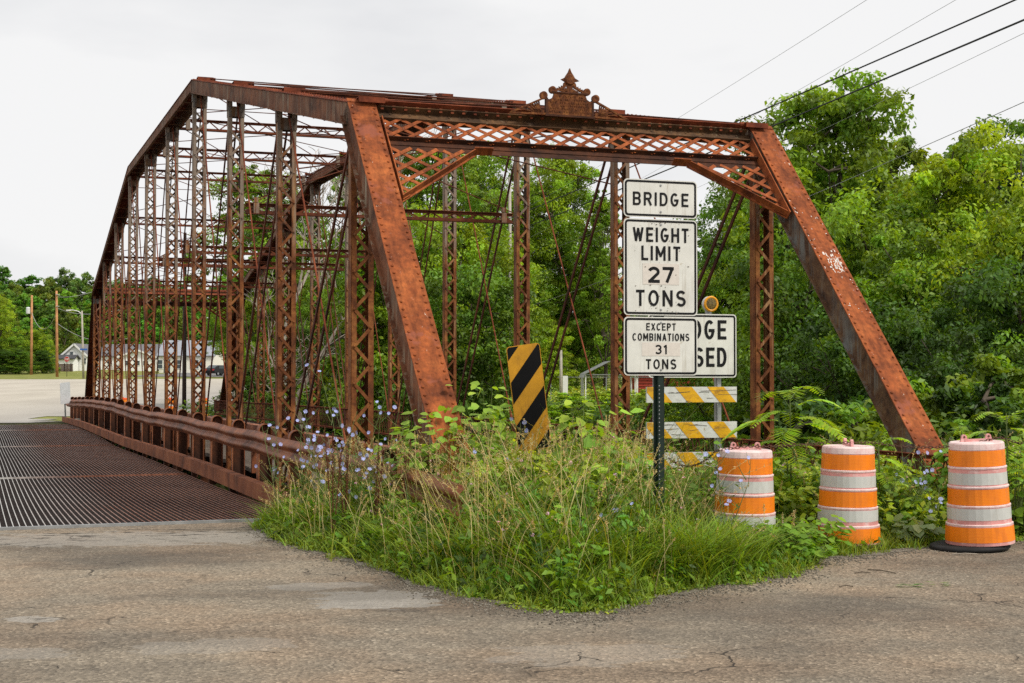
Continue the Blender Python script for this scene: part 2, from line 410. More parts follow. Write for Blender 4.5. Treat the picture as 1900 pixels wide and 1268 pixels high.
m, nt, b, o = new_mat('ground_soil')
co = objco(nt)
gsoil = ramp(nt, noise(nt, co, 3.0, 6, 0.7), [(0.35, (0.020, 0.022, 0.008)), (0.65, (0.055, 0.055, 0.020))])
ggrass = ramp(nt, noise(nt, co, 0.5, 6, 0.7), [(0.35, (0.14, 0.17, 0.035)), (0.65, (0.28, 0.27, 0.085))])
sx = nt.nodes.new('ShaderNodeSeparateXYZ'); nt.links.new(co, sx.inputs[0])
mr = nt.nodes.new('ShaderNodeMapRange'); mr.inputs[1].default_value = 54; mr.inputs[2].default_value = 60
nt.links.new(sx.outputs[1], mr.inputs[0])
nt.links.new(mix(nt, mr.outputs[0], gsoil, ggrass), b.inputs['Base Color'])
b.inputs['Roughness'].default_value = 0.95; b.inputs['Specular IOR Level'].default_value = 0.1
bump(nt, b, noise(nt, co, 20, 4), 0.6, 0.05)
M['ground'] = m
m, nt, b, o = new_mat('river_water')
b.inputs['Base Color'].default_value = (0.03, 0.035, 0.02, 1); b.inputs['Roughness'].default_value = 0.08
bump(nt, b, noise(nt, objco(nt), 2.0, 3), 0.15, 0.05)
M['water'] = m

# ------------------------------------------------------------------ mesh building
class MB:
    def __init__(s): s.v = []; s.f = []
    def quadbox(s, c8):
        n = len(s.v); s.v += [tuple(p) for p in c8]
        for f in ((0, 3, 2, 1), (4, 5, 6, 7), (0, 1, 5, 4), (1, 2, 6, 5), (2, 3, 7, 6), (3, 0, 4, 7)):
            s.f.append(tuple(n + i for i in f))
    def bar(s, p1, p2, side, w, nrm, h):
        """box from p1 to p2, w wide along side, h thick along nrm"""
        p1, p2 = Vector(p1), Vector(p2); a = Vector(side).normalized() * (w / 2); b = Vector(nrm).normalized() * (h / 2)
        s.quadbox([p1 - a - b, p1 + a - b, p1 + a + b, p1 - a + b, p2 - a - b, p2 + a - b, p2 + a + b, p2 - a + b])
    def box(s, c, size, rz=0):
        c = Vector(c); x, y, z = (v / 2 for v in size); r = Matrix.Rotation(rz, 3, 'Z')
        s.quadbox([c + r @ Vector(q) for q in ((-x, -y, -z), (x, -y, -z), (x, y, -z), (-x, y, -z), (-x, -y, z), (x, -y, z), (x, y, z), (-x, y, z))])
    def tube(s, pts, r, n=6, cap=True):
        pts = [Vector(p) for p in pts]; rs = r if isinstance(r, (list, tuple)) else [r] * len(pts)
        base = len(s.v)
        for i, p in enumerate(pts):
            d = (pts[min(i + 1, len(pts) - 1)] - pts[max(i - 1, 0)])
            if d.length < 1e-9: d = Vector((0, 0, 1))
            d.normalize()
            u = d.cross(Vector((0, 0, 1)))
            if u.length < 1e-3: u = d.cross(Vector((1, 0, 0)))
            u.normalize(); v = d.cross(u)
            for k in range(n):
                a = 2 * math.pi * k / n
                s.v.append(tuple(p + (u * math.cos(a) + v * math.sin(a)) * rs[i]))
        for i in range(len(pts) - 1):
            for k in range(n):
                a = base + i * n + k; b2 = base + i * n + (k + 1) % n
                s.f.append((a, a + n, b2 + n, b2))
        if cap:
            s.f.append(tuple(base + k for k in range(n))); e = base + (len(pts) - 1) * n
            s.f.append(tuple(e + k for k in reversed(range(n))))
    def lathe(s, prof, c=(0, 0, 0), n=24, axis='Z'):
        base = len(s.v); c = Vector(c)
        for r, z in prof:
            for k in range(n):
                a = 2 * math.pi * k / n
                q = Vector((r * math.cos(a), r * math.sin(a), z))
                if axis == 'Y': q = Vector((q.x, -q.z, q.y))
                s.v.append(tuple(c + q))
        for i in range(len(prof) - 1):
            for k in range(n):
                a = base + i * n + k; b2 = base + i * n + (k + 1) % n
                s.f.append((a, b2, b2 + n, a + n))
    def rivet(s, p, nrm, r=0.017, h=0.012, n=6):
        p = Vector(p); d = Vector(nrm).normalized()
        u = d.orthogonal().normalized(); v = d.cross(u); base = len(s.v)
        for rr, hh in ((r, 0), (r * 0.75, h * 0.75)):
            for k in range(n):
                a = 2 * math.pi * k / n
                s.v.append(tuple(p + (u * math.cos(a) + v * math.sin(a)) * rr + d * hh))
        s.v.append(tuple(p + d * h))
        for k in range(n):
            k2 = (k + 1) % n
            s.f.append((base + k, base + k2, base + n + k2, base + n + k))
            s.f.append((base + n + k, base + n + k2, base + 2 * n))
    def prism(s, poly, origin, ux, uy, depth):
        """polygon extruded: poly in (a,b), plane ux/uy at origin, thickness along ux x uy"""
        o_ = Vector(origin); ux = Vector(ux); uy = Vector(uy); nn = ux.cross(uy).normalized() * depth
        base = len(s.v); k = len(poly)
        for a, b_ in poly: s.v.append(tuple(o_ + ux * a + uy * b_))
        for a, b_ in poly: s.v.append(tuple(o_ + ux * a + uy * b_ + nn))
        s.f.append(tuple(base + i for i in reversed(range(k)))); s.f.append(tuple(base + k + i for i in range(k)))
        for i in range(k):
            j = (i + 1) % k
            s.f.append((base + i, base + j, base + k + j, base + k + i))
    def build(s, name, mat, parent=None, smooth=False, loc=None, rz=None):
        me = bpy.data.meshes.new(name); me.from_pydata(s.v, [], s.f); me.materials.append(mat)
        if smooth: me.polygons.foreach_set('use_smooth', [True] * len(me.polygons))
        me.update()
        o_ = bpy.data.objects.new(name, me); COL.objects.link(o_)
        if parent is not None: o_.parent = parent
        if loc is not None: o_.location = loc
        if rz is not None: o_.rotation_euler = (0, 0, rz)
        return o_

def tag(o_, label=None, cat=None, group=None, kind=None):
    if label: o_['label'] = label
    if cat: o_['category'] = cat
    if group: o_['group'] = group
    if kind: o_['kind'] = kind
    return o_

def empty(name, loc=(0, 0, 0), rz=0.0, label=None, cat=None, group=None):
    e = bpy.data.objects.new(name, None); COL.objects.link(e); e.location = loc; e.rotation_euler = (0, 0, rz)
    e.empty_display_size = 0.3
    return tag(e, label, cat, group)

def copy_tree(o_, parent=None):
    c_ = o_.copy(); COL.objects.link(c_)
    if parent is not None: c_.parent = parent
    for ch in list(o_.children): copy_tree(ch, c_)
    return c_

def np_mesh(name, verts, faces4, cols, mat, parent=None):
    """verts (N,3), faces4 (M,4) ints, cols (N,3) per vertex"""
    me = bpy.data.meshes.new(name)
    nv, nf = len(verts), len(faces4)
    me.vertices.add(nv); me.vertices.foreach_set('co', np.ascontiguousarray(verts, np.float32).ravel())
    me.loops.add(nf * 4); me.loops.foreach_set('vertex_index', np.ascontiguousarray(faces4, np.int32).ravel())
    me.polygons.add(nf)
    me.polygons.foreach_set('loop_start', np.arange(0, nf * 4, 4, dtype=np.int32))
    me.polygons.foreach_set('loop_total', np.full(nf, 4, np.int32))
    ca = me.color_attributes.new('Col', 'FLOAT_COLOR', 'POINT')
    c4 = np.ones((nv, 4), np.float32); c4[:, :3] = cols
    ca.data.foreach_set('color', c4.ravel())
    me.materials.append(mat); me.update(calc_edges=True); me.validate()
    o_ = bpy.data.objects.new(name, me); COL.objects.link(o_)
    if parent is not None: o_.parent = parent
    return o_

def bevel(o_, w, seg=2):
    md = o_.modifiers.new('bevel', 'BEVEL'); md.width = w; md.segments = seg; md.limit_method = 'ANGLE'
    return o_

# ------------------------------------------------------------------ GROUND, ROADS
def sheet(name, xs, ys, zf, mat, keep=None):
    xs = np.asarray(xs, float); ys = np.asarray(ys, float)
    Xg, Yg = np.meshgrid(xs, ys)
    Zg = zf(Xg, Yg)
    v = np.stack([Xg.ravel(), Yg.ravel(), Zg.ravel()], 1)
    nx = len(xs); f = []
    for j in range(len(ys) - 1):
        for i in range(nx - 1):
            if keep is not None and not keep((xs[i] + xs[i + 1]) / 2, (ys[j] + ys[j + 1]) / 2): continue
            a = j * nx + i; f.append((a, a + 1, a + nx + 1, a + nx))
    me = bpy.data.meshes.new(name); me.from_pydata([tuple(p) for p in v], [], f); me.materials.append(mat)
    me.polygons.foreach_set('use_smooth', [True] * len(me.polygons)); me.update()
    o_ = bpy.data.objects.new(name, me); COL.objects.link(o_)
    return o_

# ground laid out in bridge coordinates (t across, s along) so the river banks are crisp
gs = sorted(set(list(np.linspace(-60, 0, 8)) + list(np.linspace(0, 60, 61)) + list(np.linspace(60, 400, 60)) + [480, 600, 900, 1400, 2000] + PS[1:13]))
gt = sorted(set(list(np.linspace(-40, 40, 41)) + list(np.linspace(-300, -40, 27)) + list(np.linspace(40, 300, 27)) + [-1500, -900, -500, 500, 900, 1500]))
def gz_local(t, s):
    x = X0 + t * CT - s * ST; y = Y0 + t * ST + s * CT
    return G(x, y)
ground = sheet('ground', gt, gs, gz_local, M['ground'])
ground.location = (X0, Y0, 0); ground.rotation_euler = (0, 0, TH); tag(ground, kind='structure')
wat = sheet('river', np.linspace(-150, 150, 9), np.linspace(8, 38, 5), lambda x, y: x * 0 - 3.75, M['water'])
wat.location = (X0, Y0, 0); wat.rotation_euler = (0, 0, TH); tag(wat, kind='structure')

# near asphalt: one polygon whose far edge follows the deck and the overgrown verge
EDGE_PX = [(470, 968), (505, 1002), (560, 1017), (640, 1035), (700, 1052), (760, 1078), (830, 1098), (900, 1113), (980, 1126), (1060, 1140),
           (1130, 1134), (1200, 1112), (1270, 1098), (1340, 1086), (1420, 1074), (1490, 1060), (1530, 1036), (1600, 1026), (1680, 1018),
           (1760, 1008), (1830, 1003), (1900, 1000), (2000, 996)]
edge = [ground_at(px, py) for px, py in EDGE_PX]
dl = [loc2w(t, 3.3) for t in (-1.25, -12.0)]
fine = []
rnd = random.Random(3)
for a, c in zip(edge[:-1], edge[1:]):
    n = max(2, int((c - a).length / 0.08))
    for k in range(n):
        q = a.lerp(c, k / n); off = mnoise.noise(q * 3.1) * 0.05 + mnoise.noise(q * 11) * 0.02
        fine.append(Vector((q.x, q.y + off, 0)))
poly = [Vector((-40, -12, 0)), Vector((30, -12, 0)), Vector((30, 14.5, 0))] + list(reversed(fine)) + [Vector((dl[0].x, dl[0].y, 0)), Vector((dl[1].x, dl[1].y, 0)), Vector((-40, 6, 0))]
from mathutils.geometry import tessellate_polygon
tris = tessellate_polygon([poly])
me = bpy.data.meshes.new('road'); me.from_pydata([tuple(p) for p in poly], [], [tuple(t) for t in tris]); me.materials.append(M['asphalt']); me.update()
road = bpy.data.objects.new('road', me); COL.objects.link(road); tag(road, kind='structure')
if me.polygons[0].normal.z < 0: me.flip_normals()

EDGEX = np.array([p.x for p in edge]); EDGEY = np.array([p.y for p in edge])
def edge_y(x): return np.interp(x, EDGEX, EDGEY)

fin_ = [q for q in fine]
outer_, inner_ = [], []
for i_, q in enumerate(fin_):
    w_ = 0.04 + 0.42 * max(0, mnoise.noise(Vector((q.x * 1.3, q.y, 4)))) + 0.12 * mnoise.noise(Vector((q.x * 7, q.y * 3, 2))) + 0.05 * mnoise.noise(Vector((q.x * 31, q.y * 3, 2)))
    outer_.append(Vector((q.x - 0.02, q.y - max(.03, w_), .004))); inner_.append(Vector((q.x, q.y + .03, .004)))
gv_ = [tuple(p) for p in outer_ + inner_]; nn_ = len(outer_)
mef = bpy.data.meshes.new('gravel_edge'); mef.from_pydata(gv_, [], [(i, i + 1, nn_ + i + 1, nn_ + i) for i in range(nn_ - 1)])
m, nt, b, o = new_mat('gravel_dirt')
co = objco(nt); vg = nt.nodes.new('ShaderNodeTexVoronoi'); vg.inputs['Scale'].default_value = 55; nt.links.new(co, vg.inputs['Vector'])
nt.links.new(mix(nt, 0.5, ramp(nt, vg.outputs['Color'], [(0.0, (0.06, 0.050, 0.037)), (0.6, (0.19, 0.165, 0.13)), (1.0, (0.50, 0.45, 0.37))]), ramp(nt, noise(nt, co, 6, 5), [(0.35, (0.05, 0.042, 0.03)), (0.65, (0.18, 0.155, 0.115))])), b.inputs['Base Color'])
b.inputs['Roughness'].default_value = 0.95; bump(nt, b, vg.outputs['Distance'], 0.8, 0.01)
mef.materials.append(m); mef.update(); fro = bpy.data.objects.new('gravel_edge', mef); COL.objects.link(fro); tag(fro, kind='structure')

# far road, parking lot, grass strip
def far_keep(x, y):
    t, s = w2loc(x, y)
    if s < 49.5: return False
    if t > -0.3 and s < 57: return False
    return s < 168 + t * 0.10 and not (t > -1 and s < 66)
far = sheet('far_road', np.arange(-130, -4, 1.5), np.arange(56, 190, 1.5), lambda x, y: G(x, y) + 0.02, M['far_asphalt'], far_keep)
tag(far, kind='structure')
lot = sheet('parking_lot', np.arange(-52, -20, 1.5), np.arange(196, 236, 2.0), lambda x, y: G(x, y) + 0.03, M['lot_asphalt'], lambda x, y: True)
tag(lot, kind='structure')
ab = MB(); ab.box((-6.3, 3.36, -1.4), (11, 0.22, 2.74)); ab.box((-6.3, 50.0, -1.6), (11, 0.6, 2.0))
abo = ab.build('abutment', M['concrete'], None, loc=(X0, Y0, 0), rz=TH); tag(abo, kind='structure')

# ------------------------------------------------------------------ OLD TRUSS BRIDGE
bridge = empty('truss_bridge', (X0, Y0, 0), TH, 'rusty red iron through truss bridge with camelback top chord and lattice portal', 'bridge')
ZH, ZP, ZB = 4.50, 7.13, -0.20
def ztop(i):
    i = min(i, 11 - i)
    return ZH + (ZP - ZH) * min(max(i - 1, 0), 3) / 3
CH_D, CH_W = 0.235, 0.32

def box_member(name, p1, p2, side, mat, mat_plate, over=(0, 0), rivet_step=0.26, outer=1):
    """riveted box: cover plate, two channel webs, laced open underside; centre line is the top of the cover"""
    p1, p2 = Vector(p1), Vector(p2); d = (p2 - p1); L = d.length; d.normalize()
    sd = Vector(side); n = sd.cross(d)
    if n.dot(Vector((0, outer * -0.35, 1))) < 0: n = -n
    a, c = p1 - d * over[0], p2 + d * over[1]
    mb = MB()
    for sg in (-1, 1):
        o2 = sd * sg * (CH_W / 2 - 0.02)
        mb.bar(a + o2 - n * (CH_D / 2 + 0.006), c + o2 - n * (CH_D / 2 + 0.006), sd, 0.012, n, CH_D)
        mb.bar(a + o2 + sd * sg * 0.022 - n * (CH_D + 0.003), c + o2 + sd * sg * 0.022 - n * (CH_D + 0.003), sd, 0.056, n, 0.012)
    k = 0; q = 0.15
    while q < L - 0.2:
        s1 = (-1) ** k
        w = CH_W / 2 - 0.03
        if k % 3 == 0: mb.bar(p1 + d * q - sd * w - n * (CH_D + 0.014), p1 + d * q + sd * w - n * (CH_D + 0.014), d, 0.06, n, 0.006)
        q += 0.30; k += 1
        r = p1 + d * q
        if k % 2: [mb.rivet(r + sd * sg * (CH_W / 2 + 0.012) - n * (CH_D + 0.009), -n, 0.013, 0.009) for sg in (-1, 1)]
    webs = mb.build(name, mat, bridge)
    mp = MB()
    mp.bar(a + n * 0.006, c + n * 0.006, sd, CH_W, n, 0.012)
    nr = int((L + over[0] + over[1]) / rivet_step)
    for i in range(nr):
        r = a + d * (0.1 + i * rivet_step)
        for sg in (-1, 1): mp.rivet(r + sd * sg * (CH_W / 2 - 0.035) + n * 0.012, n, 0.0165, 0.016)
    mp.build('cover_plate', mat_plate, webs)
    return webs, n, d

def lerp(a, b, k): return a + (b - a) * k

chord_pt = lambda t, i: Vector((t, i * P, ztop(i)))
for t in (0.0, W):
    for (i, j) in ((1, 4), (4, 7), (7, 10)):
        box_member('top_chord', chord_pt(t, i), chord_pt(t, j), (1, 0, 0), M['rust_chord'], M['rust_red'], (0.02, 0.05), 0.15)
    near_post = box_member('end_post', (t, 0, ZB), (t, P, ztop(1)), (1, 0, 0), M['rust_grey'] if t > 1 else M['rust_chord'], M['rust_plate'], (0.1, 0.06), 0.10, outer=1)
    box_member('end_post', (t, 11 * P, ZB), (t, 10 * P, ztop(10)), (1, 0, 0), M['rust_dark'], M['rust_plate'], (0.1, 0.06), 0.10, outer=-1)

# posts
for t in (0.0, W):
    for i in range(1, 11):
        y = i * P; zt = ztop(i) - CH_D - 0.01; zb = -0.35
        mb = MB(); hw = 0.124; hd = 0.064
        for sg in (-1, 1):
            mb.bar((t + sg * hw, y, zb), (t + sg * hw, y, zt), (1, 0, 0), 0.010, (0, 1, 0), 2 * hd)
            for sf in (-1, 1):
                mb.bar((t + sg * (hw - 0.030), y + sf * (hd + 0.005), zb), (t + sg * (hw - 0.030), y + sf * (hd + 0.005), zt), (1, 0, 0), 0.056, (0, 1, 0), 0.009)
        post = mb.build('vertical_post', M['rust_post'], bridge)
        lc = MB()
        hp = 0.205; zz = zb + 0.1; k = i
        e = hw - 0.03
        while zz + hp < zt - 0.35:
            for sf, ph in ((-1, 0), (1, 1)):
                s1 = 1 if (k + ph) % 2 else -1
                yy = y + sf * (hd + 0.014)
                dirv = Vector((2 * e * s1, 0, hp)).normalized(); sdv = dirv.cross(Vector((0, 1, 0)))
                lc.bar((t - s1 * e, yy, zz), (t + s1 * e, yy, zz + hp), sdv, 0.036, (0, 1, 0), 0.008)
                lc.rivet((t - s1 * e, yy + sf * 0.004, zz), (0, sf, 0), 0.017, 0.014, 6)
            zz += hp; k += 1
        lc.build('lacing_bars', M['rust_post'], post)
        tp = MB()
        tp.box((t, y - hd - 0.016, zt - 0.20), (2 * hw + 0.02, 0.012, 0.17)); tp.box((t, y + hd + 0.016, zt - 0.20), (2 * hw + 0.02, 0.012, 0.17))
        for sx_ in (-1, 1):
            for dz in (-0.06, 0, 0.06): tp.rivet((t + sx_ * (hw - 0.03), y - hd - 0.022, zt - 0.20 + dz), (0, -1, 0), 0.013, 0.01)
            tp.box((t + sx_ * (hw + 0.012), y, zt - 0.02), (0.012, 0.14, 0.30))
        tp.build('tie_plate', M['rust_grey'], post)

# pin caps on the chord at every panel point
for t in (0.0, W):
    for i in range(1, 11):
        z = ztop(i) + 0.055; sx_ = 1 if t == 0 else -1
        mb = MB()
        mb.box((t + sx_ * 0.10, i * P, z), (0.30, 0.17, 0.010)); mb.box((t + sx_ * 0.10, i * P - 0.08, z - 0.025), (0.30, 0.012, 0.06)); mb.box((t + sx_ * 0.10, i * P + 0.08, z - 0.025), (0.30, 0.012, 0.06))
        mb.tube([(t - sx_ * 0.03, i * P, z - 0.012), (t + sx_ * 0.30, i * P, z - 0.012)], 0.028, 8)
        mb.build('pin_cap', M['rust_red'], bridge)

# diagonals (paired eyebars) and counters (single rods)
for t in (0.0, W):
    for i in range(0, 11):
        for (a, c, main) in ((i, i + 1, True), (i + 1, i, False)):
            if i in (0, 10): continue
            top, bot = (a, c)
            # towards midspan is the main direction
            is_main = (top < bot) if i <= 5 else (top > bot)
            p1 = Vector((t, top * P, ztop(top) - 0.12)); p2 = Vector((t, bot * P, ZB))
            d = (p2 - p1).normalized(); n = d.cross(Vector((1, 0, 0)))
            mb = MB()
            if is_main:
                for sg in (-1, 1):
                    o2 = Vector((sg * 0.065, 0, 0))
                    mb.bar(p1 + o2, p2 + o2, (1, 0, 0), 0.022, n, 0.048 if i not in (4, 5, 6) else 0.034)
                mb.build('diagonal_eyebars', M['rust_rod'], bridge)
            else:
                mb.tube([p1, p2], 0.0125, 6)
                q = p1.lerp(p2, 0.86)
                mb.tube([q, q + d * 0.30], 0.026, 8)
                mb.build('counter_rod', M['rust_red'], bridge)
    mb = MB()
    for sg in (-1, 1): mb.bar((t + sg * 0.09, 0, ZB), (t + sg * 0.09, 11 * P, ZB), (1, 0, 0), 0.02, (0, 0, 1), 0.09)
    mb.build('bottom_chord', M['rust_dark'], bridge)

# lateral struts
def strut(i, zc, depth, name, mat, t0=0.17, t1=None):
    t1 = W - 0.17 if t1 is None else t1
    y = i * P; mb = MB()
    for sg in (-1, 1):
        z = zc + sg * depth / 2
        mb.bar((t0, y, z), (t1, y, z), (0, 1, 0), 0.09 if sg > 0 else 0.11, (0, 0, 1), 0.010)
        mb.bar((t0, y, z - sg * 0.028), (t1, y, z - sg * 0.028), (0, 1, 0), 0.010, (0, 0, 1), 0.05)
    st = mb.build(name, mat, bridge)
    lc = MB(); n = 22; stp = (t1 - t0) / n; e = depth / 2 - 0.03
    for k in range(n):
        s1 = 1 if k % 2 else -1
        a = Vector((t0 + k * stp, y + 0.008, zc + s1 * e)); c = Vector((t0 + (k + 1) * stp, y + 0.008, zc - s1 * e))
        d = (c - a).normalized()
        lc.bar(a, c, d.cross(Vector((0, 1, 0))), 0.026, (0, 1, 0), 0.008)
    lc.build('lacing_bars', mat, st)
    for tt in (t0 + 0.17, t1 - 0.17):
        bk = MB(); bk.box((tt, y, zc), (0.09, 0.10, depth * 1.1))
        if zc < 4.5: bk.box((tt, y, zc + depth / 2 + 0.06), (0.07, 0.07, 0.08))
        bk.build('hanger_bracket', M['rust_post'], st)
LOW = 4.23
for i in range(2, 10):
    strut(i, ztop(i) - 0.155, 0.235, 'top_strut', M['rust_strut'])
for i in (3, 5, 6, 8):
    strut(i, LOW, 0.17, 'sway_strut', M['rust_strut'])
# lateral and sway rods
for i in range(1, 10):
    for a, c in ((0, W), (W, 0)):
        mb = MB(); mb.tube([(a + 0.1 * (1 if a == 0 else -1), i * P, ztop(i) + 0.05), (c - 0.1 * (1 if a == 0 else -1), (i + 1) * P, ztop(i + 1) + 0.05)], 0.011, 5)
        mb.build('lateral_rod', M['rust_rod'], bridge)
for i in (2, 3, 4, 5, 6, 7, 8, 9):
    for a, c in ((0.15, W - 0.15), (W - 0.15, 0.15)):
        mb = MB(); mb.tube([(a, i * P, ztop(i) - 0.2), (c, i * P, LOW + 0.1)], 0.010, 5)
        mb.build('sway_rod', M['rust_rod'], bridge)
for i in (2, 4, 7):
    mb = MB(); mb.tube([(0.1, i * P, ztop(i) - 0.55), (W - 0.1, i * P, ztop(i) - 0.55)], 0.009, 5); mb.build('tie_rod', M['rust_rod'], bridge)

# portals in the plane of the end posts
def portal(i, near):
    s = -1 if near else 1
    hip = Vector((0, i * P, ztop(i))); foot = Vector((0, (0 if near else 11) * P, ZB))
    e = (foot - hip).normalized()
    n = Vector((1, 0, 0)).cross(e)
    if n.z < 0: n = -n
    def Q(t, d, off=0.0): return hip + Vector((t, 0, 0)) + e * d + n * off
    tL, tR = 0.19, W - 0.19
    root = MB()
    m1 = M['rust_plate']
    # top beam: channel
    root.bar(Q(0.0, 0.075, -0.10), Q(W, 0.075, -0.10), e, 0.130, n, 0.010)
    root.bar(Q(tL, 0.010, -0.06), Q(tR, 0.010, -0.06), e, 0.010, n, 0.10)
    root.bar(Q(tL, 0.150, -0.08), Q(tR, 0.150, -0.08), e, 0.010, n, 0.05)
    for k in range(20): root.rivet(Q(tL + 0.15 + k * 0.23, 0.05, -0.095), n, 0.016, 0.012)
    pb = root.build('portal_beam', M['rust_beam'], bridge)
    cb = MB()
    for k in range(34): cb.box(Q(tL + 0.05 + k * 0.137, -0.01, -0.05), (0.035, 0.07, 0.05))
    cb.bar(Q(tL, -0.022, -0.02), Q(tR, -0.022, -0.02), e, 0.012, n, 0.12)
    cb.bar(Q(tL, -0.022, -0.22), Q(tR, -0.022, -0.22), e, 0.012, n, 0.10)
    cb.build('top_flange', M['rust_red'], pb)
    mb = MB()
    mb.bar(Q(tL, 0.488, -0.075), Q(tR, 0.488, -0.075), e, 0.010, n, 0.06)
    mb.bar(Q(tL, 0.530, -0.108), Q(tR, 0.530, -0.108), e, 0.072, n, 0.010)
    mb.bar(Q(tL, 0.600, -0.116), Q(tR, 0.600, -0.116), e, 0.085, n, 0.006)
    mb.build('lower_portal_beam', M['rust_dark'], bridge)
    # lozenge lattice
    lt = MB(); d0, d1 = 0.14, 0.49; run = 0.50; stp = 0.25
    k = -2
    while tL + k * stp < tR:
        for sg, off in ((1, -0.086), (-1, -0.076)):
            a = tL + k * stp; c = a + run
            ta, tc_ = (a, c); da, dc = (d0, d1) if sg == 1 else (d1, d0)
            # clip
            if ta < tL: da = lerp(da, dc, (tL - ta) / (tc_ - ta)); ta = tL
            if tc_ > tR: dc = lerp(da, dc, (tR - ta) / (tc_ - ta)) if tc_ > ta else dc; tc_ = tR
            if tc_ - ta > 0.05:
                p1, p2 = Q(ta, da, off), Q(tc_, dc, off); dv = (p2 - p1).normalized()
                lt.bar(p1, p2, dv.cross(n), 0.043, n, 0.008)
                lt.rivet(p1.lerp(p2, 0.5) + n * 0.004, n, 0.011, 0.008)
        k += 1
    lt.build('portal_lattice', m1, bridge)
    for side in (0, 1):
        def K(a, d, off=0.0): return Q(a if side == 0 else W - a, d, off)
        kb = MB()
        A, B = (0.19, 1.50), (1.20, 0.665)
        dv = (K(*B) - K(*A)).normalized()
        kb.bar(K(A[0], A[1], -0.05), K(B[0], B[1], -0.05), dv.cross(n), 0.012, n, 0.075)
        kb.bar(K(A[0], A[1] + 0.0, -0.10), K(B[0], B[1], -0.10), dv.cross(n), 0.055, n, 0.010)
        kb.bar(K(B[0] - 0.02, B[1], -0.05), K(B[0] + 0.20, B[1] - 0.005, -0.05), e, 0.012, n, 0.11)
        kb.bar(K(0.20, 0.20, -0.05), K(0.20, 1.52, -0.05), (1, 0, 0), 0.012, n, 0.11)
        kn = kb.build('knee_brace', m1, bridge)
        kl = MB()
        # triangle region: a from .2, d from .62 to line A-B
        def dmax(a): return lerp(A[1], B[1], (a - A[0]) / (B[0] - A[0]))
        for k in range(-6, 12):
            for sg in (1, -1):
                pts = []
                c0 = 0.62 + k * 0.215
                # line d = c0 + sg*m*(a-.2)
                for q in range(0, 61):
                    a = 0.20 + q * (1.0 / 60); d = c0 + sg * 0.72 * (a - 0.2)
                    if 0.64 <= d <= dmax(a): pts.append((a, d))
                if len(pts) > 5:
                    off = -0.086 if sg == 1 else -0.076
                    p1, p2 = K(pts[0][0], pts[0][1], off), K(pts[-1][0], pts[-1][1], off); dv2 = (p2 - p1).normalized()
                    kl.bar(p1, p2, dv2.cross(n), 0.046, n, 0.008)
        kl.build('brace_lattice', m1, kn)
    return Q, e, n
Qn, e_n, n_n = portal(1, True)
portal(10, False)

# splash of pale peeled paint on the right end post
fk = MB(); rd_ = random.Random(12); hipR = Vector((W, P, ztop(1)))
for k in range(150):
    d_ = rd_.gauss(2.35, .07) if k < 90 else rd_.uniform(1.2, 3.2); x_ = rd_.gauss(.04, .06) if k < 90 else rd_.choice((.13, -.13, rd_.uniform(-.12, .13))) + rd_.gauss(0, .012)
    if abs(x_) > .15: continue
    c_ = hipR + Vector((x_, 0, 0)) + e_n * d_ + n_n * .0135; L_ = rd_.uniform(.004, .028) * (1 if k < 90 else .6); w_ = rd_.uniform(.002, .010)
    fk.prism([(-w_, -L_ * .6), (w_ * .4, -L_), (w_, L_ * .2), (w_ * .2, L_), (-w_ * .8, L_ * .5)], c_, (1, 0, 0), -e_n, .0006)
_pl = near_post[0].children[0]; _m0 = _pl.data; _n0 = len(_m0.vertices); _f0 = [tuple(p.vertices) for p in _m0.polygons]
_m1 = bpy.data.meshes.new('cover_plate'); _m1.from_pydata([tuple(v.co) for v in _m0.vertices] + fk.v, [], _f0 + [tuple(i + _n0 for i in f) for f in fk.f])
_m1.materials.append(_m0.materials[0]); _m1.materials.append(M['patch_white'])
_m1.polygons.foreach_set('material_index', [0] * len(_f0) + [1] * len(fk.f)); _m1.update(); _pl.data = _m1

# name plate with pediment, stands on the near portal
PX, PY, PZ_ = W / 2 - 0.07, P - 0.10, ZH - 0.02
plate = MB()
def pr(mb, poly, dep=0.03, y=0.0): mb.prism(poly, (PX, PY + y, PZ_), (1, 0, 0), (0, 0, 1), dep)
pr(plate, [(-.29, 0), (.29, 0), (.29, .185), (.25, .185), (.215, .205), (.20, .24), (.20, .265), (-.20, .265), (-.20, .24), (-.215, .205), (-.25, .185), (-.29, .185)])
np_ = plate.build('name_plate', M['rust_plaque'], bridge)
fr = MB()
pr(fr, [(-.30, 0), (-.275, 0), (-.275, .20), (-.30, .20)], 0.05, -0.02 + 0.035)
pr(fr, [(.275, 0), (.30, 0), (.30, .20), (.275, .20)], 0.05, 0.015)
pr(fr, [(-.23, .262), (.23, .262), (.23, .278), (-.23, .278)], 0.06, 0.02)
pr(fr, [(-.31, -.012), (.31, -.012), (.31, .01), (-.31, .01)], 0.06, 0.02)
fr.build('plate_moulding', M['rust_dark'], np_)
tx = MB()   # worn raised lettering rows
rr = random.Random(9)
for row, (z, hw_) in enumerate([(.228, .16), (.19, .20), (.155, .24), (.12, .25), (.085, .24), (.05, .25)]):
    x = -hw_
    while x < hw_:
        w_ = rr.uniform(.012, .022)
        if rr.random() < .85: tx.box((PX + x, PY - 0.033, PZ_ + z), (w_ * .3, .006, .02)); tx.box((PX + x + w_ * .4, PY - 0.033, PZ_ + z + rr.choice((-.008, 0, .008))), (w_ * .7, .006, .005))
        x += w_ + .012
tx.build('worn_relief', M['rust_plaque'], np_)
pd = MB()
pr(pd, [(-.20, .278), (-.165, .278), (-.0, .365), (.0, .385), (-.21, .290)]); pr(pd, [(.20, .278), (.21, .290), (0, .385), (0, .365), (.165, .278)])
pr(pd, [(-.035, .278), (.035, .278), (.035, .36), (-.035, .36)])
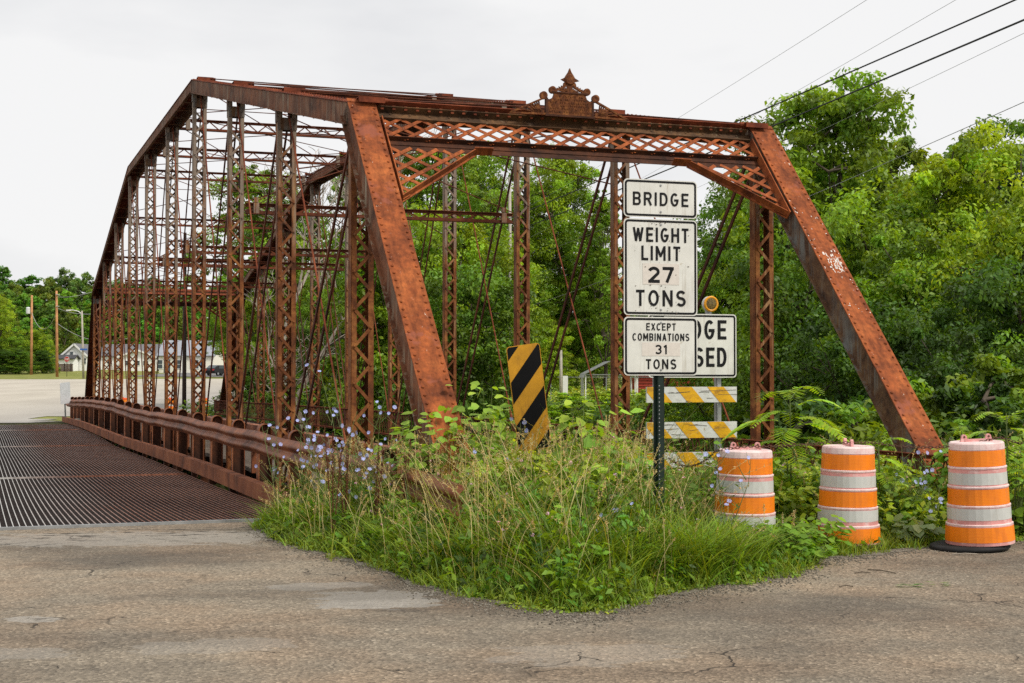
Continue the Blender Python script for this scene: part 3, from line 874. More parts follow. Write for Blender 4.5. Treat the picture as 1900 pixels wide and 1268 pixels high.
for k in range(5):
    a = R(14 + k * 15)
    for sg in (-1, 1):
        p1 = Vector((PX + sg * .03, PY - .015, PZ_ + .28)); p2 = p1 + Vector((-sg * -math.cos(a) * .15, 0, math.sin(a) * .15 * 0.55))
        pd.bar(p1, p2, (p2 - p1).normalized().cross(Vector((0, 1, 0))), .009, (0, 1, 0), .02)
pd.build('pediment', M['rust_plaque'], np_)
fn = MB()
fn.lathe([(0.0, -.03), (.052, -.03), (.066, -.015), (.066, .015), (.052, .03), (0, .03)], (PX, PY - .015, PZ_ + .425), 20, 'Y')
pr(fn, [(-.05, .47), (.05, .47), (.018, .515), (.0, .56), (-.018, .515)], .03)
pr(fn, [(-.11, .425), (-.06, .40), (-.06, .45)], .025); pr(fn, [(.12, .418), (.06, .45), (.06, .40)], .025)
pr(fn, [(-.085, .345), (-.03, .36), (-.05, .405), (-.075, .385)], .025); pr(fn, [(.085, .345), (.075, .385), (.05, .405), (.03, .36)], .025)
fn.build('finial', M['rust_plaque'], np_)
for sg in (-1, 1):
    wg = MB()
    for (a, b_, c_, d_) in ((.30, .205, .74, .0), (.30, .012, .74, .0)):
        p1 = Vector((PX + sg * a, PY - .015, PZ_ + b_)); p2 = Vector((PX + sg * c_, PY - .015, PZ_ + d_))
        wg.bar(p1, p2, (p2 - p1).normalized().cross(Vector((0, 1, 0))), .022, (0, 1, 0), .03)
    for k in range(7):
        a = R(8 + k * 12)
        ln = 0.30 / (math.cos(a) + 0) if False else 0.0
        # ray from base corner to sloping edge
        cx_, cz_ = .36, .02; dx_, dz_ = math.cos(a), math.sin(a)
        # edge line z = .205 - (x-.30)*.466
        tt_ = (.205 - (cx_ - .30) * .466 - cz_) / (dz_ + .466 * dx_)
        p1 = Vector((PX + sg * cx_, PY - .015, PZ_ + cz_)); p2 = Vector((PX + sg * (cx_ + dx_ * tt_), PY - .015, PZ_ + cz_ + dz_ * tt_))
        wg.bar(p1, p2, (p2 - p1).normalized().cross(Vector((0, 1, 0))), .014, (0, 1, 0), .02)
    wg.box((PX + sg * .40, PY - .015, PZ_ + .035), (.16, .02, .05))
    wg.build('pediment_wing', M['rust_plaque'], np_)
    for (x, z, r_) in ((.325, .225, .046), (.215, .295, .043)):
        sc2 = MB(); sc2.lathe([(0, -.02), (r_, -.02), (r_, .02), (r_ * .6, .022), (0, .014)], (PX + sg * x, PY - .015, PZ_ + z), 16, 'Y'); sc2.build('scroll', M['rust_plaque'], np_)

# floor system, curb beam and lattice railing
fb = MB()
for i in range(0, 12): fb.box((W / 2, i * P, -0.42), (W - 0.1, 0.16, 0.36))
fb.build('floor_beams', M['rust_dark'], bridge)
dk = MB()
for k in range(int(46.2 / 0.25)): dk.box((W / 2, 0.12 + k * 0.25, -0.16 + 0.006 * ((k * 7) % 3)), (W - 0.9, 0.235, 0.07))
dk.build('plank_deck', M['plank'], bridge)
def railz(s): return np.interp(s / P, [0, 1.5, 3.5, 5.5, 7.8, 9.8, 11], [.71, .70, .68, .63, .57, .50, .46])
lr = MB()
tr_ = W - 0.30
for k in range(11):
    a, c = k * P, (k + 1) * P
    za, zc = railz(a), railz(c)
    for dz, hh_ in ((0, .045), (-.50, .045)):
        lr.bar((tr_, a, za + dz), (tr_, c, zc + dz), (1, 0, 0), 0.05, (0, 0, 1), 0.010)
        lr.bar((tr_ + .02, a, za + dz - .02), (tr_ + .02, c, zc + dz - .02), (1, 0, 0), 0.008, (0, 0, 1), 0.045)
rail_o = lr.build('lattice_railing', M['rust_red'], bridge)
ll = MB(); q = 0.0
while q < 46.0:
    z1 = railz(q)
    for sg, off in ((1, 0.0), (-1, 0.012)):
        a = Vector((tr_ + off, q, z1 - .01)) if sg == 1 else Vector((tr_ + off, q, z1 - .49)); c = Vector((tr_ + off, q + .22, z1 - .49)) if sg == 1 else Vector((tr_ + off, q + .22, z1 - .01))
        ll.bar(a, c, (c - a).normalized().cross(Vector((1, 0, 0))), 0.020, (1, 0, 0), 0.006)
    q += 0.19
ll.build('lattice_bars', M['rust_rod'], rail_o)
cbm = MB()
for (z, h_) in ((.62, .13), (.38, .10)):
    for k in range(11): cbm.bar((0.42, k * P + 0.3 * (k == 0), z - 0.012 * k), (0.42, (k + 1) * P, z - 0.012 * (k + 1)), (1, 0, 0), 0.14, (0, 0, 1), h_)
for k in range(22): cbm.box((0.42, 0.5 + k * 2.1, .2), (0.10, 0.10, .74))
cbm.build('inner_rail', M['rust_rail'], bridge)
bs = MB()
for t in (0, W):
    for s_ in (0, 11 * P):
        bs.box((t, s_, -.42), (.9, .9, .4))
        bs.box((t, s_, -.12), (.44, .5, .2))
bs.build('bearing_block', M['concrete'], bridge)
pdg = MB(); pdg.box((W, 11 * P + .1, .1), (.5, .4, .62)); pdg.build('end_pedestal', M['rust_dark'], bridge)

# ------------------------------------------------------------------ NEW LOW BRIDGE: grating deck + guardrail
low = empty('grated_road_bridge', (X0, Y0, 0), TH, 'low road bridge with open steel grating deck beside the old truss', 'bridge')
DS = [3.3, 5.5, 8, 12, 18, 26, 32, 42, 50]; DZ = [.0, -.06, -.11, -.15, -.20, -.31, -.27, -.35, -.48]
dzf = lambda s: float(np.interp(s, DS, DZ))
DSS = sorted(set(DS + [4.2, 6.5, 10, 15, 22, 24.5, 27, 29, 37, 46]))
def smooth_z(s): return sum(dzf(s + k) for k in (-1.2, -.6, 0, .6, 1.2)) / 5 if s > 4.6 else dzf(s)
gm = MB(); T0, T1 = -9.5, -0.72
t = T0
while t < T1:
    base = len(gm.v)
    for s in DSS:
        z = smooth_z(s); gm.v += [(t - .0045, s, z), (t + .0045, s, z), (t + .0045, s, z - .05), (t - .0045, s, z - .05)]
    for k in range(len(DSS) - 1):
        a = base + 4 * k
        for q in range(4): gm.f.append((a + q, a + (q + 1) % 4, a + 4 + (q + 1) % 4, a + 4 + q))
    t += 0.0605
gm.build('grating_bars', M['grating'], low)
cm_ = MB(); s = 3.36
while s < 50:
    z = smooth_z(s) - .006; cm_.bar((T0, s, z - .012), (T1, s, z - .012), (0, 1, 0), .005, (0, 0, 1), .024); s += 0.105
t = T0 + .0302
while t < T1:
    for a, c in zip(DSS[:-1], DSS[1:]): cm_.bar((t, a, smooth_z(a) - .03), (t, c, smooth_z(c) - .03), (1, 0, 0), .005, (0, 0, 1), .03)
    t += .0605
cm_.build('grating_cross_bars', M['grating_low'], low)
jb = MB()
for s in (3.32,): jb.bar((T0, s, dzf(s) + .004), (T1 + .1, s, dzf(s) + .004), (0, 1, 0), .045, (0, 0, 1), .05)
jb.build('deck_edge_plate', M['steel'], low)
for s in (13, 26.6, 38):
    jb = MB(); jb.bar((T0, s, smooth_z(s) + .001), (T1, s, smooth_z(s) + .001), (0, 1, 0), .014, (0, 0, 1), .03); jb.build('deck_joint_bar', M['grating'], low)
sb = MB()
for k in range(8):
    tt_ = T0 + .4 + k * 1.2
    for a, c in zip(DS[:-1], DS[1:]): sb.bar((tt_, a, dzf(a) - .38), (tt_, c, dzf(c) - .38), (1, 0, 0), .16, (0, 0, 1), .5)
for k in range(15): sb.box(((T0 + T1) / 2, 4 + k * 3.2, dzf(4 + k * 3.2) - .75), (T1 - T0, .14, .25))
sb.build('deck_stringers', M['rust_dark'], low)
# curb beam
CS = [2.2, 7.7, 11.5, 17.9, 25.4, 31.1, 40, 51.4]; CZ = [.12, .115, .105, .05, -.045, -.07, -.12, -.27]
czf = lambda s: float(np.interp(s, CS, CZ))
cu = MB(); ss = list(np.linspace(2.2, 51.4, 40))
for a, c in zip(ss[:-1], ss[1:]):
    cu.bar((-.66, a, czf(a) - .1), (-.66, c, czf(c) - .1), (1, 0, 0), .012, (0, 0, 1), .2)
    cu.bar((-.60, a, czf(a) - .004), (-.60, c, czf(c) - .004), (1, 0, 0), .12, (0, 0, 1), .010)
    cu.bar((-.60, a, czf(a) - .2), (-.60, c, czf(c) - .2), (1, 0, 0), .12, (0, 0, 1), .010)
cu.build('curb_beam', M['rust_curb'], low)
for k in range(25):
    s = 3.4 + k * 1.9; cb_ = MB(); cb_.box((-.60, s, czf(s) - .25), (.10, .09, .09)); cb_.build('curb_block', M['rust_dark'], low)

guard = empty('guardrail', (X0, Y0, 0), TH, 'rusty corrugated guardrail on round topped posts along the grating deck', 'guardrail')
GSs = [-2.6, -.9, 2, 8.4, 17.9, 23, 31.6, 40, 46.8, 52.7]; GZs = [.50, .63, .68, .71, .71, .655, .70, .63, .51, .42]
gzf = lambda s: float(np.interp(s, GSs, GZs))
ss = list(np.linspace(-.75, 52.7, 120)); gzs = np.array([gzf(s) for s in ss])
for _ in range(3): gzs[1:-1] = (gzs[:-2] + gzs[1:-1] * 2 + gzs[2:]) / 4
prof = []
for k in range(25):
    v = k / 24; prof.append((-.385 - .062 * (0.5 - 0.5 * math.cos(v * 4 * math.pi)) - .008, -.30 * v))
gb = MB(); nP = len(prof)
for s, zt_ in zip(ss, gzs):
    wx = 0.012 * math.sin(s * 0.9) + 0.01 * math.sin(s * 2.3)
    for (x, z) in prof: gb.v.append((x + wx, s, zt_ + z + 0.008 * math.sin(s * 1.7)))
for j in range(len(ss) - 1):
    for k in range(nP - 1):
        a = j * nP + k; gb.f.append((a, a + 1, a + nP + 1, a + nP))
rb = gb.build('rail_beam', M['rust_rail'], guard, smooth=True)
sd_ = rb.modifiers.new('thickness', 'SOLIDIFY'); sd_.thickness = 0.006
# posts: rounded-top pans
def arch(w, h, top=0.0, n=10):
    pts = [(-w / 2, -h)]
    for k in range(n + 1):
        a = math.pi - math.pi * k / n; pts.append((math.cos(a) * w / 2, top - w / 2 + math.sin(a) * w / 2))
    pts.append((w / 2, -h)); return pts
pm = MB(); A_ = arch(.19, .95); B_ = arch(.165, .93, -.012)
dp = .13
# rim
base = len(pm.v); k_ = len(A_)
for (x, z) in A_: pm.v.append((x, -dp / 2, z))
for (x, z) in A_: pm.v.append((x, dp / 2, z))
for (x, z) in B_: pm.v.append((x, -dp / 2, z))
for (x, z) in B_: pm.v.append((x, dp / 2, z))
for k in range(k_ - 1):
    pm.f.append((k, k + 1, k_ + k + 1, k_ + k)); pm.f.append((2 * k_ + k, 3 * k_ + k, 3 * k_ + k + 1, 2 * k_ + k + 1))
    pm.f.append((k, 2 * k_ + k, 2 * k_ + k + 1, k + 1)); pm.f.append((k_ + k, k_ + k + 1, 3 * k_ + k + 1, 3 * k_ + k))
post_rim = pm
pw = MB(); pw.prism(arch(.17, .94, -.01), (0, .01, 0), (1, 0, 0), (0, 0, 1), .01)
proto = post_rim.build('guard_post', M['rust_rail'], guard); pwo = pw.build('post_web', M['rust_dark'], proto)
first = True
for k in range(24):
    Yk = 14.1 + 2.0 * k; s = (Yk - 12.13) / .939
    o_ = proto if first else copy_tree(proto, guard)
    first = False
    o_.location = (-.27, s, gzf(s) + .105 + 0.008 * math.sin(k * 3.1)); o_.rotation_euler = (0, 0, 0.06 * math.sin(k * 2.7))

# ------------------------------------------------------------------ text
def _arc(cx, cy, rx, ry, a0, a1, n=14):
    return [(cx + rx * math.cos(R(a0 + (a1 - a0) * k / n)), cy + ry * math.sin(R(a0 + (a1 - a0) * k / n))) for k in range(n + 1)]
_h = .082; _lo, _hi = _h, 1 - _h
GLY = {
 'B': (.62, [[(_h, _lo), (_h, _hi)], [(_h, _hi)] + _arc(.36, (.515 + _hi) / 2, .165, (_hi - .515) / 2, 90, -90) + [(_h, .515)], [(.30, .515)] + _arc(.36, (.515 + _lo) / 2, .178, (.515 - _lo) / 2, 90, -90) + [(_h, _lo)]]),
 'R': (.62, [[(_h, _lo), (_h, _hi)], [(_h, _hi)] + _arc(.36, (.50 + _hi) / 2, .175, (_hi - .50) / 2, 90, -90) + [(_h, .50)], [(.34, .48), (.55, .05)]]),
 'P': (.60, [[(_h, _lo), (_h, _hi)], [(_h, _hi)] + _arc(.35, (.47 + _hi) / 2, .165, (_hi - .47) / 2, 90, -90) + [(_h, .47)]]),
 'D': (.62, [[(_h, _lo), (_h, _hi)], [(_h, _hi)] + _arc(.29, .5, .25, _hi - .5, 90, -90, 18) + [(_h, _lo)]]),
 'G': (.64, [_arc(.32, .5, .238, .5 - _h, 48, 322, 26) + [(.558, .46)], [(.558, .46), (.36, .46)]]),
 'C': (.62, [_arc(.32, .5, .238, .5 - _h, 45, 315, 26)]),
 'O': (.66, [_arc(.33, .5, .248, .5 - _h, 0, 361, 30)]),
 'S': (.60, [_arc(.30, .712, .215, .206, 25, 255, 16) + _arc(.30, .294, .218, .212, 78, -152, 16)]),
 'E': (.54, [[(_h, _lo), (_h, _hi)], [(_h, _hi), (.47, _hi)], [(_h, .51), (.42, .51)], [(_h, _lo), (.47, _lo)]]),
 'I': (.17, [[(_h, _lo), (_h, _hi)]]), 'L': (.50, [[(_h, _lo), (_h, _hi)], [(_h, _lo), (.44, _lo)]]),
 'T': (.54, [[(_h, _hi), (.46, _hi)], [(.27, _lo), (.27, _hi)]]), 'H': (.62, [[(_h, _lo), (_h, _hi)], [(.54, _lo), (.54, _hi)], [(_h, .5), (.54, .5)]]),
 'N': (.64, [[(_h, _lo), (_h, _hi)], [(.56, _lo), (.56, _hi)], [(.11, .90), (.53, .10)]]),
 'M': (.76, [[(_h, _lo), (_h, _hi)], [(.68, _lo), (.68, _hi)], [(.11, .90), (.38, .30)], [(.65, .90), (.38, .30)]]),
 'W': (.84, [[(.08, .95), (.25, .07)], [(.25, .07), (.42, .90)], [(.42, .90), (.59, .07)], [(.59, .07), (.76, .95)]]),
 'A': (.66, [[(.09, .05), (.33, .93)], [(.57, .05), (.33, .93)], [(.18, .30), (.48, .30)]]), 'X': (.60, [[(.09, .05), (.51, .95)], [(.09, .95), (.51, .05)]]),
 '2': (.58, [_arc(.29, .69, .205, .228, 165, -28, 14) + [(.10, _lo)], [(.10, _lo), (.50, _lo)]]), '7': (.56, [[(_h, _hi), (.47, _hi)], [(.46, _hi), (.22, .06)]]),
 '3': (.58, [_arc(.28, .712, .205, .206, 155, -85, 14), _arc(.28, .302, .218, .220, 88, -152, 14)]), '1': (.36, [[(.24, _lo), (.24, _hi)], [(.09, .78), (.22, .92)]]),
}
def text_mesh(body, size, mat, parent, loc, rot, bold=1.0, name='lettering', width=None, gap=.22):
    """highway style stroke lettering, facing -Y, centred at loc"""
    mb = MB(); x = 0; segs = []
    for chx in body:
        w_, st_ = GLY[chx]
        for pl in st_: segs.append([(x + a, b_) for a, b_ in pl])
        x += w_ + gap
    tot = x - gap; kx = (width or tot * size) / tot; kz = size; hh = _h * size * bold
    lift = 0
    for pl in segs:
        q = [Vector(((a - tot / 2) * kx, 0, (b_ - .5) * kz)) for a, b_ in pl]
        d0 = (q[0] - q[1]).normalized(); d1 = (q[-1] - q[-2]).normalized()
        if len(q) == 2 or abs(d0.x) > .999 or abs(d0.z) > .999: q[0] = q[0] + d0 * hh * (.98 if (abs(d0.x) > .99 or abs(d0.z) > .99) else .4)
        if len(q) == 2 or abs(d1.x) > .999 or abs(d1.z) > .999: q[-1] = q[-1] + d1 * hh * (.98 if (abs(d1.x) > .99 or abs(d1.z) > .99) else .4)
        base = len(mb.v); yy = -.0002 * (lift % 7); lift += 1
        for i, p_ in enumerate(q):
            d = (q[min(i + 1, len(q) - 1)] - q[max(i - 1, 0)]).normalized(); nn = Vector((-d.z, 0, d.x))
            mb.v += [tuple(p_ + nn * hh + Vector((0, yy, 0))), tuple(p_ - nn * hh + Vector((0, yy, 0)))]
        for i in range(len(q) - 1):
            a = base + 2 * i; mb.f.append((a, a + 1, a + 3, a + 2))
    o_ = mb.build(name, mat, parent); o_.location = loc
    return o_

def rrect(w, h, r, n=5):
    pts = []
    for cx_, cz_, a0 in ((w / 2 - r, h / 2 - r, 0), (-w / 2 + r, h / 2 - r, 90), (-w / 2 + r, -h / 2 + r, 180), (w / 2 - r, -h / 2 + r, 270)):
        for k in range(n + 1):
            a = R(a0 + 90 * k / n); pts.append((cx_ + r * math.cos(a), cz_ + r * math.sin(a)))
    return pts

def sign_panel(parent, cx_, cz_, w, h, y=0.0, border=0.017, inset=0.009, r=0.035):
    """white panel facing -Y with black border line"""
    pn = MB(); pn.prism(rrect(w, h, r), (0, 0, 0), (1, 0, 0), (0, 0, 1), .003)
    o_ = pn.build('sign_panel', M['sign_white'], parent); o_.location = (cx_, y, cz_)
    bm_ = MB(); O_ = rrect(w - 2 * inset, h - 2 * inset, r - inset * .6); I_ = rrect(w - 2 * inset - 2 * border, h - 2 * inset - 2 * border, max(.006, r - inset - border * .6))
    k = len(O_)
    yy = -.0045
    for q in O_: bm_.v.append((q[0], yy, q[1]))
    for q in I_: bm_.v.append((q[0], yy, q[1]))
    for i in range(k):
        j = (i + 1) % k; bm_.f.append((i, j, k + j, k + i))
    bm_.build('sign_border', M['sign_black'], o_)
    for dz in (h / 2 - .045, -h / 2 + .045):
        bo = MB(); bo.lathe([(0.0, .006), (.008, .005), (.010, .0)], (0, -.003, dz), 8, 'Y'); bo.build('bolt', M['steel'], o_)
    return o_

RX = (math.pi / 2, 0, 0)
# ---- weight limit sign
base = at(1224, 950, 11.75); base.z = -0.05
ws = empty('weight_limit_sign', base, TH - 0.02, 'white weight limit sign stack on a dark green perforated post in the weeds', 'road sign')
mb = MB()
for x0_ in (-.034, .034): mb.box((x0_, 0.012, 1.3), (.026, .006, 2.75))
for x0_ in (-.020, .020): mb.box((x0_, -.004, 1.3), (.006, .034, 2.75))
mb.box((0, -.020, 1.3), (.040, .006, 2.75))
mb.build('post', M['post_green'], ws)
hl = MB()
for k in range(42): hl.lathe([(0, .0005), (.0055, 0)], (-.012, -.0245, .12 + k * .0325), 6, 'Y')
hl.build('punched_holes', M['steel'], ws)
def zy(py): return at(1224, py, 11.75).z - base.z
Wd = .645
def panel_at(y0, y1):
    return sign_panel(ws, 0, (zy(y0) + zy(y1)) / 2, Wd, zy(y0) - zy(y1), y=-.03)
p1 = panel_at(335, 405); p2 = panel_at(408, 586); p3 = panel_at(589, 697)
def put(p_, body, py, hpx, wpx, dx=0.0, mat='sign_black', bold=1.0, gap=.22):
    k = 11.75 / F
    zc = zy(py) - p_.location.z
    text_mesh(body, hpx * k, M[mat], p_, (dx, -.0055, zc), RX, width=wpx * k / math.cos(TH), bold=bold, gap=gap)
put(p1, 'BRIDGE', 371, 25, 106)
put(p2, 'WEIGHT', 437, 27, 106); put(p2, 'LIMIT', 471, 27, 74)
put(p3, 'EXCEPT', 607, 13.5, 56); put(p3, 'COMBINATIONS', 626, 14, 108)
def sticker(p_, y0, y1, w_):
    zc = (zy(y0) + zy(y1)) / 2 - p_.location.z
    mb = MB(); mb.box((0, -.0042, zc), (w_, .0012, zy(y0) - zy(y1))); mb.build('number_sticker', M['patch_white'], p_)
sticker(p2, 490, 529, .32)
put(p2, '27', 511, 29, 51, bold=1.25, gap=.10); put(p2, 'TONS', 554, 30, 95)
sticker(p3, 636, 661, .335)
put(p3, '31', 649, 17, 24, bold=1.2, gap=.10); put(p3, 'TONS', 676, 18.5, 58)
# corrosion chips on the large panel
ch = MB(); rr = random.Random(5)
for k in range(70):
    x = rr.gauss(0.0, .13); z = rr.choice((rr.gauss(.36, .012), rr.gauss(-.34, .03), rr.uniform(-.36, .36)))
    if abs(x) < .27 and abs(z) < .375:
        r_ = rr.uniform(.0015, .005); ch.prism([(r_ * 1.6 * math.cos(a), r_ * math.sin(a) * rr.uniform(.5, 1)) for a in np.linspace(0, 5.4, 6)], (x, -.0065, z), (1, 0, 0), (0, 0, 1), .0004)
ch.build('rust_specks', M['plank'], p2)

# ---- object marker
o0 = at(1030, 935, 12.75); o0.z = -.08
om = empty('object_marker', o0, TH - 0.05, 'leaning yellow and black diagonally striped hazard marker board in the weeds', 'hazard marker')
om.rotation_euler = (R(3), R(-8), TH - 0.05); om.location.x -= .07; om.location.z += .03
mw, mh = .305, .915; zc = 1.36
mb = MB(); mb.box((0, .03, .55), (.06, .02, 1.2)); mb.build('post', M['post_green'], om)
mp_ = MB(); mp_.prism(rrect(mw, mh, .03), (0, 0, 0), (1, 0, 0), (0, 0, 1), .004)
pan = mp_.build('marker_board', M['amber_paint'], om); pan.location = (0, 0, zc)
def clip_poly(poly, a, b_, c_):
    out_ = []
    for i in range(len(poly)):
        p_, q_ = poly[i], poly[(i + 1) % len(poly)]
        dp_, dq_ = a * p_[0] + b_ * p_[1] - c_, a * q_[0] + b_ * q_[1] - c_
        if dp_ <= 0: out_.append(p_)
        if dp_ * dq_ < 0:
            k = dp_ / (dp_ - dq_); out_.append((p_[0] + (q_[0] - p_[0]) * k, p_[1] + (q_[1] - p_[1]) * k))
    return out_
def stripes(rect, period, width, slope, phase, mat, parent, name, y=-.0055, thick=.001):
    """diagonal stripes: band where (z - slope*x) mod period < width"""
    o2 = MB(); c0 = -6
    for k in range(-12, 12):
        lo = phase + k * period
        pl = clip_poly(rect, slope, -1, -lo); pl = clip_poly(pl, -slope, 1, lo + width) if len(pl) > 2 else []
        if len(pl) > 2: o2.prism(pl, (0, y, 0), (1, 0, 0), (0, 0, 1), thick)
    return o2.build(name, mat, parent)
stripes(rrect(mw - .012, mh - .012, .026), .38, .19, 1.08, .116, M['marker_black'], pan, 'black_stripes')

# ---- barricade with BRIDGE CLOSED sign
b0 = at(1283, 900, 14.3); b0.z = -.05
bc = empty('road_barricade', b0, TH - 0.03, 'yellow and white striped barricade carrying a bridge closed sign and amber warning light', 'barricade')
def zb(py): return at(1283, py, 14.3).z - b0.z
bw = .965
for x in (-.36, .30):
    mb = MB(); mb.box((x, .03, 1.0), (.055, .045, 2.0)); mb.box((x - .02, .0, 1.0), (.006, .03, 2.0)); mb.build('upright', M['steel'], bc)
for x in (-.36, .30):
    mb = MB(); mb.box((x, .03, .03), (.06, .9, .05)); mb.build('foot', M['steel'], bc)
for (y0, y1) in ((718, 747), (783, 813), (839, 867)):
    mb = MB(); h_ = zb(y0) - zb(y1); mb.box((0, 0, 0), (bw, .022, h_)); brd = mb.build('board', M['white_tape'], bc); brd.location = (0, -.012, (zb(y0) + zb(y1)) / 2)
    rect = [(-bw / 2 + .002, -h_ / 2 + .001), (bw / 2 - .002, -h_ / 2 + .001), (bw / 2 - .002, h_ / 2 - .001), (-bw / 2 + .002, h_ / 2 - .001)]
    stripes(rect, .385, .20, -1.12, -.13, M['yellow_tape'], brd, 'yellow_stripes', y=-.0125)
    wr = MB(); rr = random.Random(y0)
    for k in range(9):
        x = rr.uniform(-.45, .3); z = rr.uniform(-h_ / 2.3, h_ / 2.3); L_ = rr.uniform(.06, .25)
        wr.tube([(x, -.0135, z), (x + L_ * .5, -.0145, z + rr.uniform(-.006, .008)), (x + L_, -.0135, z + rr.uniform(-.01, .01))], .0016, 4)
    wr.build('sheeting_wrinkles', M['plank'], brd)
sp_ = sign_panel(bc, 0.0, (zb(583) + zb(701)) / 2, .945, zb(583) - zb(701), y=-.035, border=.018, inset=.011)
kb_ = 14.3 / F
text_mesh('BRIDGE', 36 * kb_, M['sign_black'], sp_, (0.0, -.0055, zb(612) - sp_.location.z), RX, width=.72)
text_mesh('CLOSED', 36 * kb_, M['sign_black'], sp_, (0.0, -.0055, zb(663) - sp_.location.z), RX, width=.72)
lx = (1318 - 1283) * kb_ / CT; lz = zb(564)
wl = MB(); wl.lathe([(0, .0), (.070, .0), (.077, .012), (.077, .055), (.068, .062)], (lx, 0.02, lz), 24, 'Y')
wlo = wl.build('warning_light', M['drum_white'], bc, smooth=False)
wl2 = MB(); wl2.lathe([(.076, .054), (.078, .066), (.066, .074), (.056, .070)], (lx, 0.02, lz), 24, 'Y'); wl2.build('lens_ring', M['lamp_amber'], wlo)
wl3 = MB(); wl3.lathe([(.058, .068), (.04, .074), (0, .078)], (lx, 0.02, lz), 24, 'Y')
for k in range(24):
    a = k * 2.4; r_ = .011 * math.sqrt(k); wl3.rivet((lx + r_ * math.cos(a), .02 - .075, lz + r_ * math.sin(a)), (0, -1, 0), .004, .004)
wl3.build('lens', M['lamp_inner'], wlo)
mb = MB(); mb.box((lx, .02, lz - .10), (.05, .04, .14)); mb.build('light_bracket', M['steel'], wlo)

# ------------------------------------------------------------------ traffic drums
def make_drum(name, faded, label, group, rub=True):
    r_ = empty(name, (0, 0, 0), 0, label, 'traffic drum', group)
    S = M['drum_pink'] if faded else M['drum_red']; RM = M['drum_rim'] if faded else M['drum_red']
    sh = MB()
    # profile from bottom z=.04 up to .90 : radius steps
    sh.lathe([(.0, .045), (.282, .045), (.284, .075), (.275, .205), (.262, .222), (.258, .36), (.250, .375), (.246, .52), (.240, .535), (.236, .68), (.230, .695), (.228, .80), (.2262, .86), (.224, .884), (.215, .894), (0, .896)], n=28)
    so = sh.build('drum_shell', S, r_, smooth=False)
    if faded:
        rm = MB()
        for z, rr_ in ((.212, .274), (.368, .260), (.528, .250), (.688, .240)):
            rm.lathe([(rr_ - .012, z - .012), (rr_ + .001, z - .008), (rr_ + .002, z + .004), (rr_ - .012, z + .010)], n=28)
        rm.lathe([(.229, .838), (.2278, .862), (.2255, .886), (.216, .897), (0, .899)], n=28)
        rm.build('pale_rims', RM, so)
    for (z0, z1, r0, r1, mt, nm) in ((.072, .198, .2855, .2775, 'drum_orange', 'orange_band'), (.255, .352, .2625, .2605, 'drum_white', 'white_band'), (.380, .512, .2525, .2485, 'drum_orange', 'orange_band'), (.548, .645, .2415, .2390, 'drum_white', 'white_band'), (.700, .832, .2325, .2290, 'drum_orange', 'orange_band')):
        bd = MB(); bd.lathe([(r0, z0), (r1, z1)], n=28); bd.build(nm, M[mt], r_)
    hd_ = MB()
    for sg in (-1, 1):
        poly_ = [(sg * .105 - .035, 0), (sg * .105 + .035, 0)] + [(sg * .105 + .022 * math.cos(a), .045 + .022 * math.sin(a)) for a in np.linspace(0, math.pi, 8)]
        hd_.prism(poly_, (0, .012, .893), (1, 0, 0), (0, 0, 1), .024)
    hd_.bar((-.1, 0, .905), (.1, 0, .905), (0, 1, 0), .035, (0, 0, 1), .028)
    ho = hd_.build('handle', S, r_)
    ey = MB()
    for sg in (-1, 1): ey.lathe([(0, .0145), (.009, .0145), (.010, .012)], (sg * .105, 0, .938), 10, 'Y')
    ey.build('lug_eye', M['chain'], ho)
    if rub:
        rb_ = MB(); rb_.lathe([(.0, .0), (.315, .0), (.335, .018), (.33, .045), (.30, .058), (.0, .058)], n=28)
        rb_.build('rubber_base', M['rubber'], r_, smooth=True)
    return r_
d1 = make_drum('traffic_drum', True, 'faded orange and white drum behind tall grass, nearest the sign post', 'orange barrels closing the old bridge')
def pos(px, Y, z): v = at(px, 900, Y); return Vector((v.x, Y, z))
d1.location = pos(1380, 12.45, -.04); d1.rotation_euler = (R(1.2), R(.6), .12)
d2 = copy_tree(d1); d2['label'] = 'faded orange and white drum in the middle, its handle seen end on'; d2.location = pos(1572, 12.75, -.015); d2.rotation_euler = (R(.4), R(-.9), 1.62); d2.scale = (.985, .985, .99)
d3 = copy_tree(d1); d3['label'] = 'tilted orange and white drum at far right on loose black rubber ring'; d3.location = pos(1818, 12.55, .015); d3.rotation_euler = (R(1), R(-2.2), .05); d3.scale = (1.01, 1.01, 1.01)
for c_ in d3.children:
    if c_.name.startswith('rubber_base'): c_.location = (-.09, .0, -.005); c_.scale = (1.0, .92, .8)

# chain linking them
def chain(pts_, parent_name, label):
    mb = MB()
    tot = 0; seg = []
    for a, c in zip(pts_[:-1], pts_[1:]): seg.append((tot, (c - a).length)); tot += (c - a).length
    q = 0; k = 0
    def pat(q):
        for (s0, L_), a, c in zip(seg, pts_[:-1], pts_[1:]):
            if q <= s0 + L_: return a.lerp(c, (q - s0) / L_)
        return pts_[-1]
    while q < tot - .03:
        a, c = pat(q), pat(q + .034); d = (c - a).normalized()
        u = Vector((0, 0, 1)) if k % 2 else d.cross(Vector((0, 0, 1))).normalized()
        loop_ = []
        m_ = (a + c) / 2
        for j in range(9):
            an = 2 * math.pi * j / 8; loop_.append(m_ + d * .021 * math.cos(an) + u * .010 * math.sin(an))
        mb.tube(loop_, .0032, 4, cap=False)
        q += .030; k += 1
    o_ = mb.build(parent_name, M['chain'], None); tag(o_, label, 'chain')
def sag(a, c, s_, n=14): return [a.lerp(c, k / n) - Vector((0, 0, 4 * s_ * (k / n) * (1 - k / n))) for k in range(n + 1)]
T1_ = d1.location + Vector((-.05, -.10, .93)); T2_ = d2.location + Vector((0, -.12, .93)); T3_ = d3.location + Vector((.05, -.05, .945))
lft = at(1240, 850, 13.2)
